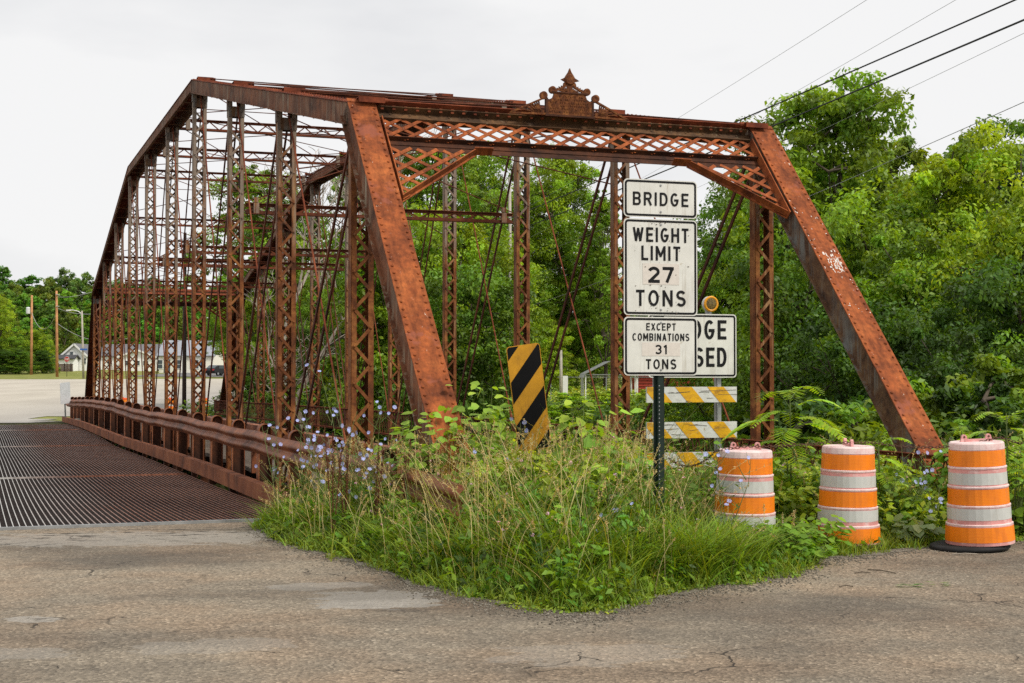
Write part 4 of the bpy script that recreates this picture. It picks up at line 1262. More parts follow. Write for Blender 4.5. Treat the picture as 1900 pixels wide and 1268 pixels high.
chain(sag(lft, T1_ + Vector((-.2, 0, -.04)), .10) + sag(T1_, T2_ + Vector((-.22, 0, -.01)), .015)[1:] + sag(T2_ + Vector((.2, 0, -.01)), T3_ + Vector((0, 0, -.03)), .05) + sag(T3_ + Vector((.1, 0, 0)), at(1990, 800, 12.6), .08), 'chain', 'rusty chain strung over the tops of the orange drums')

# far drums
fd = make_drum('traffic_drum', False, 'distant orange drum left of the dark pole, nearest the low bridge', 'orange barrels at the far bridge end', rub=False)
for k, (px, Y, lab) in enumerate(((233, 72, None), (317, 71, 'distant orange drum in the middle, beside the dark pole'), (378, 70, 'distant orange drum nearest the far truss portal'))):
    o_ = fd if k == 0 else copy_tree(fd)
    v = at(px, 700, Y); o_.location = (v.x, Y, Gz(v.x, Y) + .03); o_.scale = (1, 1, 1.08); o_.rotation_euler = (0, 0, .3 + k)
    if lab: o_['label'] = lab

# delineator at the far end of the guardrail
q = at(122, 760, 58.5); q.z = Gz(q.x, q.y)
dn_ = empty('roadside_reflector_sign', q, 1.2, 'small grey sign seen almost edge on at far guardrail end', 'road sign')
mb = MB(); mb.box((0, 0, .7), (.05, .04, 1.5)); mb.build('post', M['steel'], dn_)
mb = MB(); mb.prism(rrect(.62, .85, .06), (0, -.03, 1.18), (1, 0, 0), (0, 0, 1), .012); mb.build('panel', M['transformer'], dn_)
dn_.rotation_euler = (0, R(-4), 1.22)

# ------------------------------------------------------------------ FAR POLES, LAMP, STOP SIGN
def gbase(px, Y):
    v = at(px, 700, Y); return Vector((v.x, Y, Gz(v.x, Y)))
def pole(px, ytop, Y, r_, mat, label, name='utility_pole', cat='utility pole', lean=0.0, arm=True, group=None):
    b_ = gbase(px, Y); zt_ = at(px, ytop, Y).z
    o_ = empty(name, b_, 0, label, cat, group)
    mb = MB(); H_ = zt_ - b_.z; mb.tube([(0, 0, -.2), (lean * .5, 0, H_ / 2), (lean, 0, H_)], [r_, r_ * .85, r_ * .7], 8); mb.build('shaft', mat, o_, smooth=True)
    return o_, H_, b_
pA, hA, bA = pole(58, 548, 205, .20, M['pole_wood'], 'orange brown utility pole with grey transformer, farthest left')
mb = MB(); mb.lathe([(0, 0), (.28, 0), (.3, .1), (.3, .8), (.24, .9), (0, .95)], (-.5, 0, hA - 2.6), 12); mb.build('transformer', M['transformer'], pA)
pB, hB, bB = pole(106, 540, 190, .20, M['pole_wood'], 'orange brown utility pole in front of the white gabled house', lean=-.15)
mb = MB(); mb.box((0, 0, hB - .5), (.15, 1.4, .12)); mb.build('crossarm', M['pole_grey'], pB)
mb = MB(); mb.box((0, 0, hB - 2.0), (.15, 1.0, .12)); mb.build('crossarm', M['pole_grey'], pB)
pC, hC, bC = pole(155, 577, 178, .15, M['pole_grey'], 'pale street lamp pole with curved arm by the far road', 'street_lamp', 'street lamp', lean=-.25)
mb = MB(); mb.tube([(-.25, 0, hC - .4), (-.7, 0, hC - .05), (-1.3, 0, hC + .08), (-1.7, 0, hC + .1)], .05, 6); mb.build('lamp_arm', M['trim'], pC)
mb = MB(); mb.box((-1.85, 0, hC + .07), (.55, .25, .12)); mb.build('lamp_head', M['trim'], pC)
mb = MB(); mb.box((0.05, -.2, hC * .43), (.9, .03, .22)); mb.build('street_name_blade', M['street_blue'], pC)
pD, hD, bD = pole(342, 432, 86, .13, M['pole_dark'], 'dark brown utility pole standing beside the far drums')
mb = MB(); mb.box((0, 0, hD - .5), (1.7, .10, .10)); mb.build('crossarm', M['pole_dark'], pD)
mb = MB(); mb.tube([(0.1, 0, hD - 1.3), (0.3, -.1, hD - 1.0), (0.3, -.1, hD - .6)], .09, 8); mb.build('insulator', M['pole_grey'], pD)
pE, hE, bE = pole(948, 330, 62, .085, M['pole_grey'], 'weathered grey pole behind the second right truss post', lean=-.05)
pF, hF, bF = pole(1041, 650, 100, .12, M['pole_grey'], 'short pale pole left of the carport')
pG, hG, bG = pole(225, 555, 150, .22, M['pole_wood'], 'sunlit orange pole behind the far truss posts')

v = gbase(124, 192)
ss_ = empty('stop_sign', v, -.25, 'red octagonal stop sign on a thin post at the far junction', 'stop sign')
mb = MB(); mb.box((0, 0, 1.0), (.06, .04, 2.3)); mb.build('post', M['pole_dark'], ss_)
oc = [(.40 * math.cos(R(22.5 + 45 * k)), .40 * math.sin(R(22.5 + 45 * k))) for k in range(8)]
mb = MB(); mb.prism(oc, (0, -.03, 2.3), (1, 0, 0), (0, 0, 1), .01); pz = mb.build('octagon', M['trim'], ss_)
mb = MB(); mb.prism([(a * .92, b_ * .92) for a, b_ in oc], (0, -.042, 2.3), (1, 0, 0), (0, 0, 1), .004); mb.build('red_face', M['red_paint'], pz)
text_mesh('STOP', .26, M['trim'], pz, (0, -.05, 2.3), RX, width=.56)

# ------------------------------------------------------------------ CABLES
def cable(p1, p2, r_, mat, label, sag_=0.5, cat='cable', group=None):
    mb = MB(); mb.tube(sag(p1, p2, sag_, 30), r_, 5); o_ = mb.build('overhead_cable', mat, None); tag(o_, label, cat, group)
grp = 'overhead wires crossing the upper right'
cable(at(2100, -95, 22), at(300, 640, 150), .016, M['cable_black'], 'thick black overhead wire, upper of the heavy pair at right', .8, group=grp)
cable(at(2100, -48, 22), at(560, 565, 150), .019, M['cable_black'], 'thick black overhead wire, lower of the heavy pair at right', .6, group=grp)
cable(at(1800, -122, 26), at(900, 425, 120), .005, M['cable_grey'], 'thin grey overhead wire, leftmost of the wires at top right', .3, group=grp)
cable(at(1960, -108, 26), at(900, 480, 120), .005, M['cable_grey'], 'thin grey overhead wire left of the heavy black pair', .3, group=grp)
cable(at(2100, -35, 24), at(1000, 470, 110), .005, M['cable_grey'], 'thin grey overhead wire just under the heavy black pair', .3, group=grp)
cable(at(2100, 100, 24), at(900, 590, 110), .008, M['cable_grey'], 'thin pale wire passing in front of the right hand trees', .5, group=grp)
cable(bB + Vector((0, 0, hB * .62)), bC + Vector((6, 0, hC * .62)), .03, M['cable_grey'], 'drooping pale wire right of the second far pole', 1.3)
cable(bA + Vector((0, 0, hA * .78)), bB + Vector((0, 0, hB * .78)), .03, M['cable_grey'], 'drooping wire between the two orange utility poles', 2.4)
cable(bB + Vector((0, 0, hB * .93)), bD + Vector((0, 0, hD * .95)), .025, M['cable_grey'], 'pale wire from far pole top to the dark pole', 1.0)
cable(bB + Vector((0, 0, hB * .80)), bD + Vector((0, 0, hD * .70)), .025, M['cable_grey'], 'lower pale wire from far pole to the dark pole', 1.2)

# ------------------------------------------------------------------ HOUSES
def house_box(root, x0_, x1, y0_, y1, h, roof_h, axis, wall, roof, over=.35, name='wall', mz=-.4):
    """gabled block; axis 'x' ridge along x, 'y' ridge along y (gable towards camera)"""
    mb = MB()
    mb.box(((x0_ + x1) / 2, (y0_ + y1) / 2, (h + mz) / 2), (x1 - x0_, y1 - y0_, h - mz))
    if axis == 'y':
        c = (x0_ + x1) / 2; mb.prism([(x0_, h), (x1, h), (c, h + roof_h)], (0, y1, 0), (1, 0, 0), (0, 0, 1), (y1 - y0_))
    else:
        c = (y0_ + y1) / 2; mb.prism([(y0_, h), (y1, h), (c, h + roof_h)], (x0_, 0, 0), (0, 1, 0), (0, 0, 1), x1 - x0_)
    w_ = mb.build(name, wall, root)
    rb_ = MB()
    if axis == 'y':
        hw_ = (x1 - x0_) / 2; L_ = math.hypot(hw_, roof_h)
        for sg in (-1, 1):
            a = Vector((c, y0_ - over, h + roof_h + .05)); ed = Vector((c + sg * (hw_ + over), y0_ - over, h - roof_h * over / hw_ + .05))
            nn = (ed - a).normalized().cross(Vector((0, 1, 0)))
            mid = (a + ed) / 2
            rb_.bar(mid, mid + Vector((0, y1 - y0_ + 2 * over, 0)), (ed - a), (ed - a).length, nn, .14)
    else:
        hw_ = (y1 - y0_) / 2
        for sg in (-1, 1):
            a = Vector((x0_ - over, c, h + roof_h + .05)); ed = Vector((x0_ - over, c + sg * (hw_ + over), h - roof_h * over / hw_ + .05))
            nn = (ed - a).normalized().cross(Vector((1, 0, 0))); mid = (a + ed) / 2
            rb_.bar(mid, mid + Vector((x1 - x0_ + 2 * over, 0, 0)), (ed - a), (ed - a).length, nn, .14)
    r2 = rb_.build('roof', roof, root)
    if axis == 'y':
        tb = MB(); hw_ = (x1 - x0_) / 2
        for sg in (-1, 1):
            a = Vector((c, y0_ - over - .03, h + roof_h - .04)); ed = Vector((c + sg * (hw_ + over), y0_ - over - .03, h - roof_h * over / hw_ - .04))
            tb.bar(a, ed, (ed - a).normalized().cross(Vector((0, 1, 0))), .28, (0, 1, 0), .05)
        tb.build('barge_board', M['trim'], r2)
    return w_
def window(root, x, y, z, w_, h_, mat=None):
    mb = MB(); mb.box((x, y - .03, z), (w_ + .2, .06, h_ + .2)); f_ = mb.build('window', M['trim'], root)
    g_ = MB(); g_.box((x, y - .065, z + h_ * .26), (w_, .03, h_ * .46)); g_.box((x, y - .065, z - h_ * .26), (w_, .03, h_ * .46)); g_.build('pane', mat or M['glass'], f_)
Yh = 240; k11 = Yh / F
def hx(px): return (px - 950) * k11
oy = Yh
hz0 = Gz(hx(140), oy)
hA_ = empty('gabled_house', (hx(138), oy, hz0), 0, 'white gabled house with small porch roof behind a brown fence', 'house')
rel = lambda px: (px - 138) * k11
house_box(hA_, rel(116), rel(160), 0, 14, 2.7, 1.7, 'y', M['white_house'], M['roof_grey'])
house_box(hA_, rel(103), rel(146), -3, -.3, 2.0, .5, 'x', M['white_house'], M['roof_dark'], name='porch')
window(hA_, rel(133), 0, 2.9, .5, .5)
window(hA_, rel(107), -3, 1.2, .5, 1.0)
window(hA_, rel(156), 0, 1.6, .6, .9)
hB_ = empty('long_white_building', (hx(240), oy + 6, hz0), 0, 'long low white building with grey roof and small front gables', 'building')
rel = lambda px: (px - 240) * k11
house_box(hB_, rel(163), rel(325), 0, 12, 2.5, 2.0, 'x', M['white_house'], M['roof_grey'])
house_box(hB_, rel(216), rel(282), -4, 0.3, 2.4, 1.1, 'y', M['white_house'], M['roof_grey'], name='gable_wing')
house_box(hB_, rel(290), rel(322), -3, 0.3, 2.3, 1.6, 'y', M['white_house'], M['roof_grey'], name='gable_wing')
for px in (232, 249, 265): window(hB_, rel(px), -4, 1.3, .8, .7)
window(hB_, rel(301), -3, 1.2, .7, 1.0); window(hB_, rel(185), 0, 1.5, .6, .6)
hC_ = empty('cream_house', (hx(370), 226, Gz(hx(370), 226)), 0, 'cream house with light grey roof and blue shutters behind the truss', 'house')
k12 = 226 / F; rel = lambda px: (px - 370) * k12
M['roof_light'] = plain('light_grey_shingles', (0.30, 0.32, 0.36), 0.9, var=0.12, scale=2)
house_box(hC_, rel(331), rel(432), 0, 9, 2.75, 2.3, 'x', M['cream_house'], M['roof_light'])
for px in (333, 367, 400):
    window(hC_, rel(px), 0, 1.35, .75, 1.3)
for px in (391, 410):
    mb = MB(); mb.box((rel(px), -.05, 1.4), (.32, .05, 1.4)); mb.build('shutter', M['blue'], hC_)
mb = MB(); mb.box((rel(346), -.03, 1.05), (.95, .06, 2.1)); dr = mb.build('door', M['glass'], hC_)
mb = MB(); mb.box((rel(346), -.05, 1.9), (.6, .03, .35)); mb.build('door_light', M['trim'], dr)
for px in (351, 378):
    mb = MB(); mb.box((rel(px), -1.2, 1.3), (.16, .16, 2.7)); mb.build('porch_post', M['blue'] if px == 351 else M['trim'], hC_)
# fence
v = Vector((hx(137), 232, Gz(hx(137), 232)))
fn_ = empty('board_fence', v, 0, 'brown wooden board fence in front of the white gabled house', 'fence')
mb = MB(); rel = lambda px: (px - 137) * 232 / F
x = rel(115)
while x < rel(164): mb.box((x, 0, .6), (.13, .03, 1.2)); x += .15
mb.build('boards', M['brown_fence'], fn_)
mb = MB(); mb.box((rel(139.5), .04, 1.15), (rel(164) - rel(115), .05, .12)); mb.box((rel(139.5), .04, .25), (rel(164) - rel(115), .05, .12)); mb.build('fence_rail', M['brown_fence'], fn_)
for px in (115, 126, 137, 148, 160):
    mb = MB(); mb.box((rel(px), -.05, .65), (.14, .08, 1.35)); mb.build('fence_post', M['pole_dark'], fn_)

# parked car (three-quarter view)
v = gbase(407, 205)
car = empty('parked_car', v, R(62), 'dark hatchback parked in front of the cream house', 'car')
mb = MB()
prof_ = [(-2.1, .35), (2.1, .35), (2.15, .75), (1.9, .95), (1.1, 1.02), (.45, 1.48), (-1.2, 1.5), (-1.95, 1.05), (-2.15, .8)]
mb.prism(prof_, (0, .85, 0), (1, 0, 0), (0, 0, 1), 1.7); body = mb.build('body', M['car_paint'], car); bevel(body, .08, 2)
for sg in (-1, 1):
    mb = MB(); mb.prism([(-1.1, 1.02), (.95, 1.02), (.42, 1.40), (-1.05, 1.42)], (0, sg * .86 + .01, 0), (1, 0, 0), (0, 0, 1), .02); mb.build('side_window', M['glass'], car)
mb = MB(); mb.bar((1.04, 0, 1.06), (.50, 0, 1.46), (0, 1, 0), 1.4, (1, 0, 1), .03); mb.build('windscreen', M['glass'], car)
mb = MB(); mb.bar((-1.93, 0, 1.08), (-1.28, 0, 1.47), (0, 1, 0), 1.4, (-1, 0, 1), .03); mb.build('rear_window', M['glass'], car)
for x in (-1.3, 1.3):
    for sg in (-1, 1):
        mb = MB(); mb.lathe([(.18, -.1), (.32, -.1), (.34, 0), (.32, .1), (.18, .1)], (x, sg * .78, .34), 16, 'Y'); wh = mb.build('wheel', M['rubber'], car)
        mb = MB(); mb.lathe([(0, -.08), (.2, -.09), (.2, .09), (0, .08)], (x, sg * .78, .34), 12, 'Y'); mb.build('rim', M['steel'], wh)
for sg in (-1, 1):
    mb = MB(); mb.box((2.1, sg * .62, .72), (.1, .35, .16)); mb.build('headlight', M['trim'], car)
    mb = MB(); mb.box((-2.1, sg * .66, .85), (.1, .25, .22)); mb.build('tail_light', M['red_paint'], car)

# carport, red barn and white rail fence beyond the river
Yc = 92; kc = Yc / F
v = at(1128, 700, Yc); cz0 = -.75
cp = empty('carport', (v.x, Yc, cz0), 0, 'grey metal carport with low arched roof standing beyond the weeds', 'carport')
ze = at(1128, 694, Yc).z - cz0; zr = at(1128, 671, Yc).z - cz0
rel = lambda px: (px - 1128) * kc
mb = MB()
for (a, c) in (((rel(1079), ze - .25), (rel(1083), ze)), ((rel(1083), ze), (rel(1128), zr)), ((rel(1128), zr), (rel(1176), ze)), ((rel(1176), ze), (rel(1180), ze - .25))):
    p1, p2 = Vector(((a[0] + c[0]) / 2, -2, (a[1] + c[1]) / 2)), Vector(((a[0] + c[0]) / 2, 4, (a[1] + c[1]) / 2)); d = Vector((c[0] - a[0], 0, c[1] - a[1]))
    mb.bar(p1, p2, d, d.length, d.cross(Vector((0, 1, 0))), .04)
mb.build('roof', M['steel'], cp)
for px in (1084, 1174):
    for y in (-1.8, 1, 3.8):
        mb = MB(); mb.box((rel(px), y, ze / 2), (.07, .07, ze)); mb.build('post', M['trim'], cp)
mb = MB(); mb.box((rel(1128), -1.8, ze - .05), (rel(1174) - rel(1084), .05, .06)); mb.build('cross_rail', M['steel'], cp)
v = at(1235, 700, 105); bz = -.6
bn = empty('red_barn', (v.x, 105, bz), 0, 'low red sided barn partly hidden behind the closure signs', 'barn')
kr = 105 / F; rel = lambda px: (px - 1235) * kr
house_box(bn, rel(1180), rel(1290), 0, 7, at(1235, 690, 105).z - bz, .9, 'x', M['red_barn'], M['roof_grey'])
mb = MB()
for k in range(9): mb.box((rel(1235), -.03, .2 + k * .2), (rel(1290) - rel(1180), .03, .02))
mb.build('siding_laps', M['rust_dark'], bn)
mb = MB(); mb.box((rel(1182), -.06, 1.0), (.14, .08, 2.1)); mb.build('corner_trim', M['trim'], bn)
v = at(1140, 700, 88); fz = -.65
rf = empty('rail_fence', (v.x, 88, fz), 0, 'thin pale metal rail fence running in front of the carport', 'fence')
kf = 88 / F; rel = lambda px: (px - 1140) * kf
mb = MB(); zt_ = at(1140, 700, 88).z - fz
mb.box((0, 0, zt_), (rel(1230) - rel(1020), .03, .035)); mb.build('fence_rail', M['steel'], rf)
for px in (1022, 1049, 1080, 1125, 1170, 1215):
    mb = MB(); mb.box((rel(px), 0, zt_ / 2), (.06 if px != 1049 else .30, .06, zt_ + (.15 if px == 1049 else 0))); mb.build('fence_post', M['steel'] if px != 1049 else M['trim'], rf)


# ------------------------------------------------------------------ VEGETATION: leaf clouds
def leaves_np(rng, centers, radii, n, size, col, cvar=0.35, up=0.8, hue=0.12, aspect=0.5, surf=0.0):
    """n rhombic leaves round each centre; returns verts, faces, cols"""
    C_ = np.repeat(np.asarray(centers, float), n, 0); Rr = np.repeat(np.asarray(radii, float).reshape(-1, 3), n, 0)
    N_ = len(C_)
    d = rng.normal(size=(N_, 3)); d /= np.linalg.norm(d, axis=1, keepdims=True)
    r = rng.random((N_, 1)) ** (1 / 3); r = surf + (1 - surf) * r
    c = C_ + d * r * Rr
    nrm = rng.normal(size=(N_, 3)); nrm /= np.linalg.norm(nrm, axis=1, keepdims=True); nrm[:, 2] = np.abs(nrm[:, 2]) + up
    nrm += d * 0.55
    nrm /= np.linalg.norm(nrm, axis=1, keepdims=True)
    a = np.cross(nrm, rng.normal(size=(N_, 3))); a /= np.linalg.norm(a, axis=1, keepdims=True) + 1e-9
    b_ = np.cross(nrm, a)
    L = size * (0.6 + 0.8 * rng.random((N_, 1)))
    v = np.stack([c - a * L * .5, c + b_ * L * aspect * .5 + a * L * .05, c + a * L * .5 - nrm * L * .12, c - b_ * L * aspect * .5 + a * L * .05], 1).reshape(-1, 3)
    f = np.arange(N_ * 4).reshape(-1, 4)
    k = len(centers)
    cl = np.repeat(1 + cvar * (rng.random((k, 1)) - .5) * 1.6, n, 0)
    hs = np.repeat(rng.random((k, 1)) - .5, n, 0) * hue * 2 + (rng.random((N_, 1)) - .5) * hue
    lv = 1 + (rng.random((N_, 1)) - .5) * 0.5
    cc = np.asarray(col)[None] * cl * lv
    cc = cc * np.concatenate([1 + hs * 2.2, 1 + hs * .4, 1 - hs], 1)
    return v, f, np.repeat(np.clip(cc, 0.002, 1), 4, 0)

def cat_np(parts):
    vs, fs, cs, o_ = [], [], [], 0
    for v, f, c in parts:
        vs.append(v); fs.append(f + o_); cs.append(c); o_ += len(v)
    return np.concatenate(vs), np.concatenate(fs), np.concatenate(cs)

# crown material: attribute colour times the object's own tint
m = attr_leaf('tree_leaves', 0.32); nt = m.node_tree
oi = nt.nodes.new('ShaderNodeObjectInfo'); at_ = [n for n in nt.nodes if n.type == 'ATTRIBUTE'][0]
mm = nt.nodes.new('ShaderNodeMix'); mm.data_type = 'RGBA'; mm.blend_type = 'MULTIPLY'; mm.inputs[0].default_value = 1
lks = [(l.to_socket) for l in nt.links if l.from_node == at_]
nt.links.new(at_.outputs['Color'], mm.inputs[6]); nt.links.new(oi.outputs['Color'], mm.inputs[7])
for tsk in lks: nt.links.new(mm.outputs[2], tsk)
M['crown'] = m

def tree_proto(seed, H, cr, style):
    """returns (trunk mesh, crown mesh). H height, cr crown radius"""
    rng = np.random.default_rng(seed); rd = random.Random(seed)
    tk = MB()
    base_h = {'layer': .30, 'round': .22, 'tall': .25, 'bush': .03, 'far': .15, 'shrub': .02}[style]
    r0 = {'layer': .017, 'round': .020, 'tall': .013, 'bush': .016, 'far': .016, 'shrub': .012}[style] * H
    lean = Vector((rd.uniform(-.06, .06), rd.uniform(-.06, .06), 1))
    pts = [Vector((0, 0, -.5))]
    nseg = 7
    for k in range(1, nseg + 1):
        z = H * .92 * k / nseg; pts.append(Vector((lean.x * z + rd.uniform(-.02, .02) * H, lean.y * z + rd.uniform(-.02, .02) * H, z)))
    tk.tube(pts, [r0 * (1 - .9 * (k / nseg)) + .012 for k in range(nseg + 1)], 6)
    cl_c, cl_r = [], []
    nl = {'layer': 19, 'round': 17, 'tall': 16, 'bush': 18, 'far': 11, 'shrub': 8}[style]
    for l in range(nl):
        f_ = (l + rd.random()) / nl
        z = H * (base_h + (1 - base_h) * (0.02 + .93 * f_))
        prof_ = {'layer': math.sin(math.pi * min(1, .25 + f_ * .72)) ** .6, 'round': math.sin(math.pi * (.18 + f_ * .78)) ** .7, 'tall': .75 - .3 * f_, 'bush': (1 - f_) ** .45, 'far': math.sin(math.pi * (.2 + f_ * .75)) ** .6, 'shrub': (1 - f_ * .8) ** .5}[style]
        rad = cr * prof_ * rd.uniform(.45, .95); a = l * 2.399 + rd.uniform(-.5, .5)
        if l >= nl - 1: rad *= .15; z = H * .90
        lc = Vector((math.cos(a) * rad * .72, math.sin(a) * rad * .72, z)) + Vector((lean.x * z, lean.y * z, 0))
        # limb
        st = pts[max(1, min(nseg - 1, int((z / H - .14) * nseg)))]
        mid = st.lerp(lc, .5) + Vector((rd.uniform(-.03, .03) * H, rd.uniform(-.03, .03) * H, .02 * H))
        tk.tube([st, mid, lc], [r0 * .42 * (1.1 - f_ * .6), r0 * .26, .02], 5, cap=False)
        lr = cr * rd.uniform(.34, .52) * (.85 if f_ > .85 else 1)
        nc = {'layer': 19, 'round': 22, 'tall': 15, 'bush': 22, 'far': 15, 'shrub': 13}[style]
        for q in range(nc):
            d = Vector((rd.gauss(0, 1), rd.gauss(0, 1), rd.gauss(.35, .8))).normalized()
            flat = {'layer': .70, 'round': 1.0, 'tall': 1.1, 'bush': 1.0, 'far': .9, 'shrub': .85}[style]
            c_ = lc + Vector((d.x * lr, d.y * lr, d.z * lr * flat)) * rd.uniform(.55, 1.05)
            rr_ = lr * rd.choice((rd.uniform(.12, .22), rd.uniform(.2, .42)))
            cl_c.append(tuple(c_)); cl_r.append((rr_ * 1.25, rr_ * 1.25, rr_ * (.50 if style == 'layer' else .78)))
            if q % 4 == 0: tk.tube([lc, lc.lerp(c_, .5) + Vector((0, 0, .05)), c_], [.035, .02, .008], 4, cap=False)
    nle, sz = {'layer': (125, .175), 'round': (125, .165), 'tall': (90, .18), 'bush': (125, .16), 'far': (70, .44), 'shrub': (110, .10)}[style]
    v, f, c = leaves_np(rng, cl_c, cl_r, nle, sz, (0.170, 0.270, 0.026), 0.62, 0.30, 0.085)
    tm = bpy.data.meshes.new('trunk'); tm.from_pydata(tk.v, [], tk.f); tm.materials.append(M['bark'])
    tm.polygons.foreach_set('use_smooth', [True] * len(tm.polygons)); tm.update()
    co_ = np_mesh('crown', v, f, c, M['crown']); cm2 = co_.data; bpy.data.objects.remove(co_)
    return tm, cm2
PROTO = {}
for k, (st, H, cr, sd) in enumerate((('layer', 12, 4.2, 1), ('layer', 12, 3.8, 2), ('round', 12, 4.2, 3), ('round', 12, 4.0, 4), ('tall', 13, 3.0, 5), ('bush', 9, 4.4, 6), ('bush', 9, 4.2, 7), ('far', 12, 4.6, 8), ('far', 12, 4.4, 9), ('shrub', 2.2, 1.4, 10), ('shrub', 2.0, 1.5, 11))):
    PROTO.setdefault(st, []).append((tree_proto(100 + sd, H, cr, st), H, cr))
rt = random.Random(77)
used_names = {}
def tree(style, px, ytop, Y, wpx, tint, label, group, name='tree', zb=None, cat='tree', var=None, rot=None):
    """places a tree whose top is seen at (px,ytop) from the camera at depth Y, crown wpx pixels wide"""
    v = at(px, ytop, Y); z0 = Gz(v.x, Y) if zb is None else zb
    lst = PROTO[style]; (tm, cm2), H0, cr0 = lst[(var if var is not None else rt.randrange(len(lst))) % len(lst)]
    o_ = empty(name, (v.x, Y, z0), rt.uniform(0, 6.28) if rot is None else rot, label, cat, group)
    H_ = max(1.0, v.z - z0); s_ = (wpx / F * Y) / (2 * cr0 * .95)
    if style != 'far': s_ = max(s_, .80 * H_ / H0)
    for nm, me_ in (('trunk', tm), ('crown', cm2)):
        c_ = bpy.data.objects.new(nm, me_); COL.objects.link(c_); c_.parent = o_; c_.scale = (s_, s_, H_ / H0)
        if nm == 'crown': c_.color = (*tint, 1)
    return o_
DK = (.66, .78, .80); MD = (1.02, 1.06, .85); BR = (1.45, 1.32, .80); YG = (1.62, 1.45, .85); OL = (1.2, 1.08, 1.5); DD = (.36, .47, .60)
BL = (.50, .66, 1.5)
gR = 'trees rising behind the right end post'
TR = [
 ('layer', 1572, 138, 44, 250, MD, 'tallest tree at right, layered green crown crossed by the black wires', gR, 0),
 ('tall', 1668, 205, 47, 120, OL, 'thin airy tree with sparse leaves right of the tallest tree', gR, 0),
 ('round', 1760, 262, 36, 300, YG, 'bright yellow green broad tree in the right half of the picture', gR, 0),
 ('layer', 1880, 212, 52, 240, DK, 'dark layered tree top at the right picture edge', gR, 1),
 ('round', 1905, 372, 29, 210, BR, 'light green tree low at the right edge in front of the dark one', gR, 1),
 ('layer', 1480, 300, 50, 200, MD, 'mid green tree seen just left of the right end post top', gR, 1),
 ('round', 1395, 350, 56, 170, DK, 'dark tree with ragged left edge between the signs and the end post', gR, 0),
 ('bush', 1590, 400, 37, 260, MD, 'dense green bushy tree behind the middle of the right end post', gR, 0),
 ('bush', 1700, 470, 31, 270, (.95, 1.05, .7), 'wide bushy tree with hanging lower boughs right of the end post', gR, 1),
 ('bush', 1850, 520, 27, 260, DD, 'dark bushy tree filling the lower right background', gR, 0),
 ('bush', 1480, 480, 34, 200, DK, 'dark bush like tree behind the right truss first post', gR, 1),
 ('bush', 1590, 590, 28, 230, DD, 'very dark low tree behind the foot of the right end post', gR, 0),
 ('bush', 1430, 560, 46, 170, BR, 'bright green small tree right of the bridge closed sign', gR, 1),
 ('round', 1330, 520, 50, 150, MD, 'leafy tree directly behind the bridge closed sign', gR, 0),
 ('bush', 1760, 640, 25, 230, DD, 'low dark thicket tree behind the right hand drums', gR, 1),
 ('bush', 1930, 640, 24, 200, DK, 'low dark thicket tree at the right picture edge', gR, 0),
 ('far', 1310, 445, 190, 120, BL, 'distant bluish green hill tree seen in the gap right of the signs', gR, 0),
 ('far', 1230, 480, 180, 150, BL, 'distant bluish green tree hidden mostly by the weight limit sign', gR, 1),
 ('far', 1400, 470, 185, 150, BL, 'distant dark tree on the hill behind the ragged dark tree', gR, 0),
]
TR += [
 ('round', 1640, 330, 58, 260, MD, 'tree filling the gap behind the tallest tree and its neighbour', gR, 1),
 ('round', 1800, 340, 60, 280, (.8, .9, .8), 'mid green tree behind the bright yellow green tree', gR, 0),
 ('bush', 1930, 440, 56, 260, MD, 'dense tree cut by the right picture edge halfway up', gR, 1),
 ('round', 1520, 390, 62, 230, DK, 'dark tree behind the right end post upper part', gR, 0),
 ('bush', 1720, 440, 50, 300, DK, 'dark wide tree far back at right', gR, 1),
 ('bush', 1560, 500, 54, 260, DK, 'dark wide tree far back behind the right end post', gR, 0),
 ('bush', 1880, 560, 44, 260, MD, 'bushy tree far back near the right edge', gR, 0),
]
gM = 'trees seen through the portal'
TR += [
 ('round', 905, 285, 112, 165, MD, 'tree through the portal left of the second right truss post', gM, 1),
 ('round', 1062, 282, 117, 130, (1.25, 1.2, .75), 'tree through the portal right of the second right truss post', gM, 0),
 ('round', 1010, 345, 118, 150, MD, 'mid green tree in the portal centre behind the crossing rods', gM, 1),
 ('tall', 1120, 340, 112, 90, MD, 'slim tree just left of the weight limit sign', gM, 0),
 ('layer', 790, 255, 64, 170, MD, 'layered tree through the left part of the portal lattice', gM, 0),
 ('round', 850, 410, 52, 190, BR, 'bright green tree low in the left half of the portal', gM, 0),
 ('bush', 740, 430, 44, 200, MD, 'vine covered tree directly behind the left end post', gM, 1),
 ('bush', 860, 520, 42, 210, DK, 'dark green vine mass right of the left end post', gM, 0),
 ('bush', 960, 480, 112, 190, MD, 'bushy tree behind the striped hazard marker', gM, 1),
 ('bush', 1080, 470, 116, 180, MD, 'bushy tree left of the weight limit sign above the carport', gM, 0),
 ('round', 1200, 500, 120, 170, DK, 'dark tree behind the lower weight limit sign', gM, 1),
 ('bush', 1010, 600, 108, 150, BR, 'bright green bush tree between marker and carport', gM, 1),
 ('bush', 1280, 600, 114, 170, MD, 'bush tree above the striped barricade boards', gM, 0),
 ('bush', 1180, 560, 124, 130, DK, 'dark tree beyond the carport roof', gM, 1),
 ('bush', 1390, 650, 100, 150, DD, 'dark thicket between barricade and right truss first post', gM, 0),
]
gL = 'trees seen through the left truss'
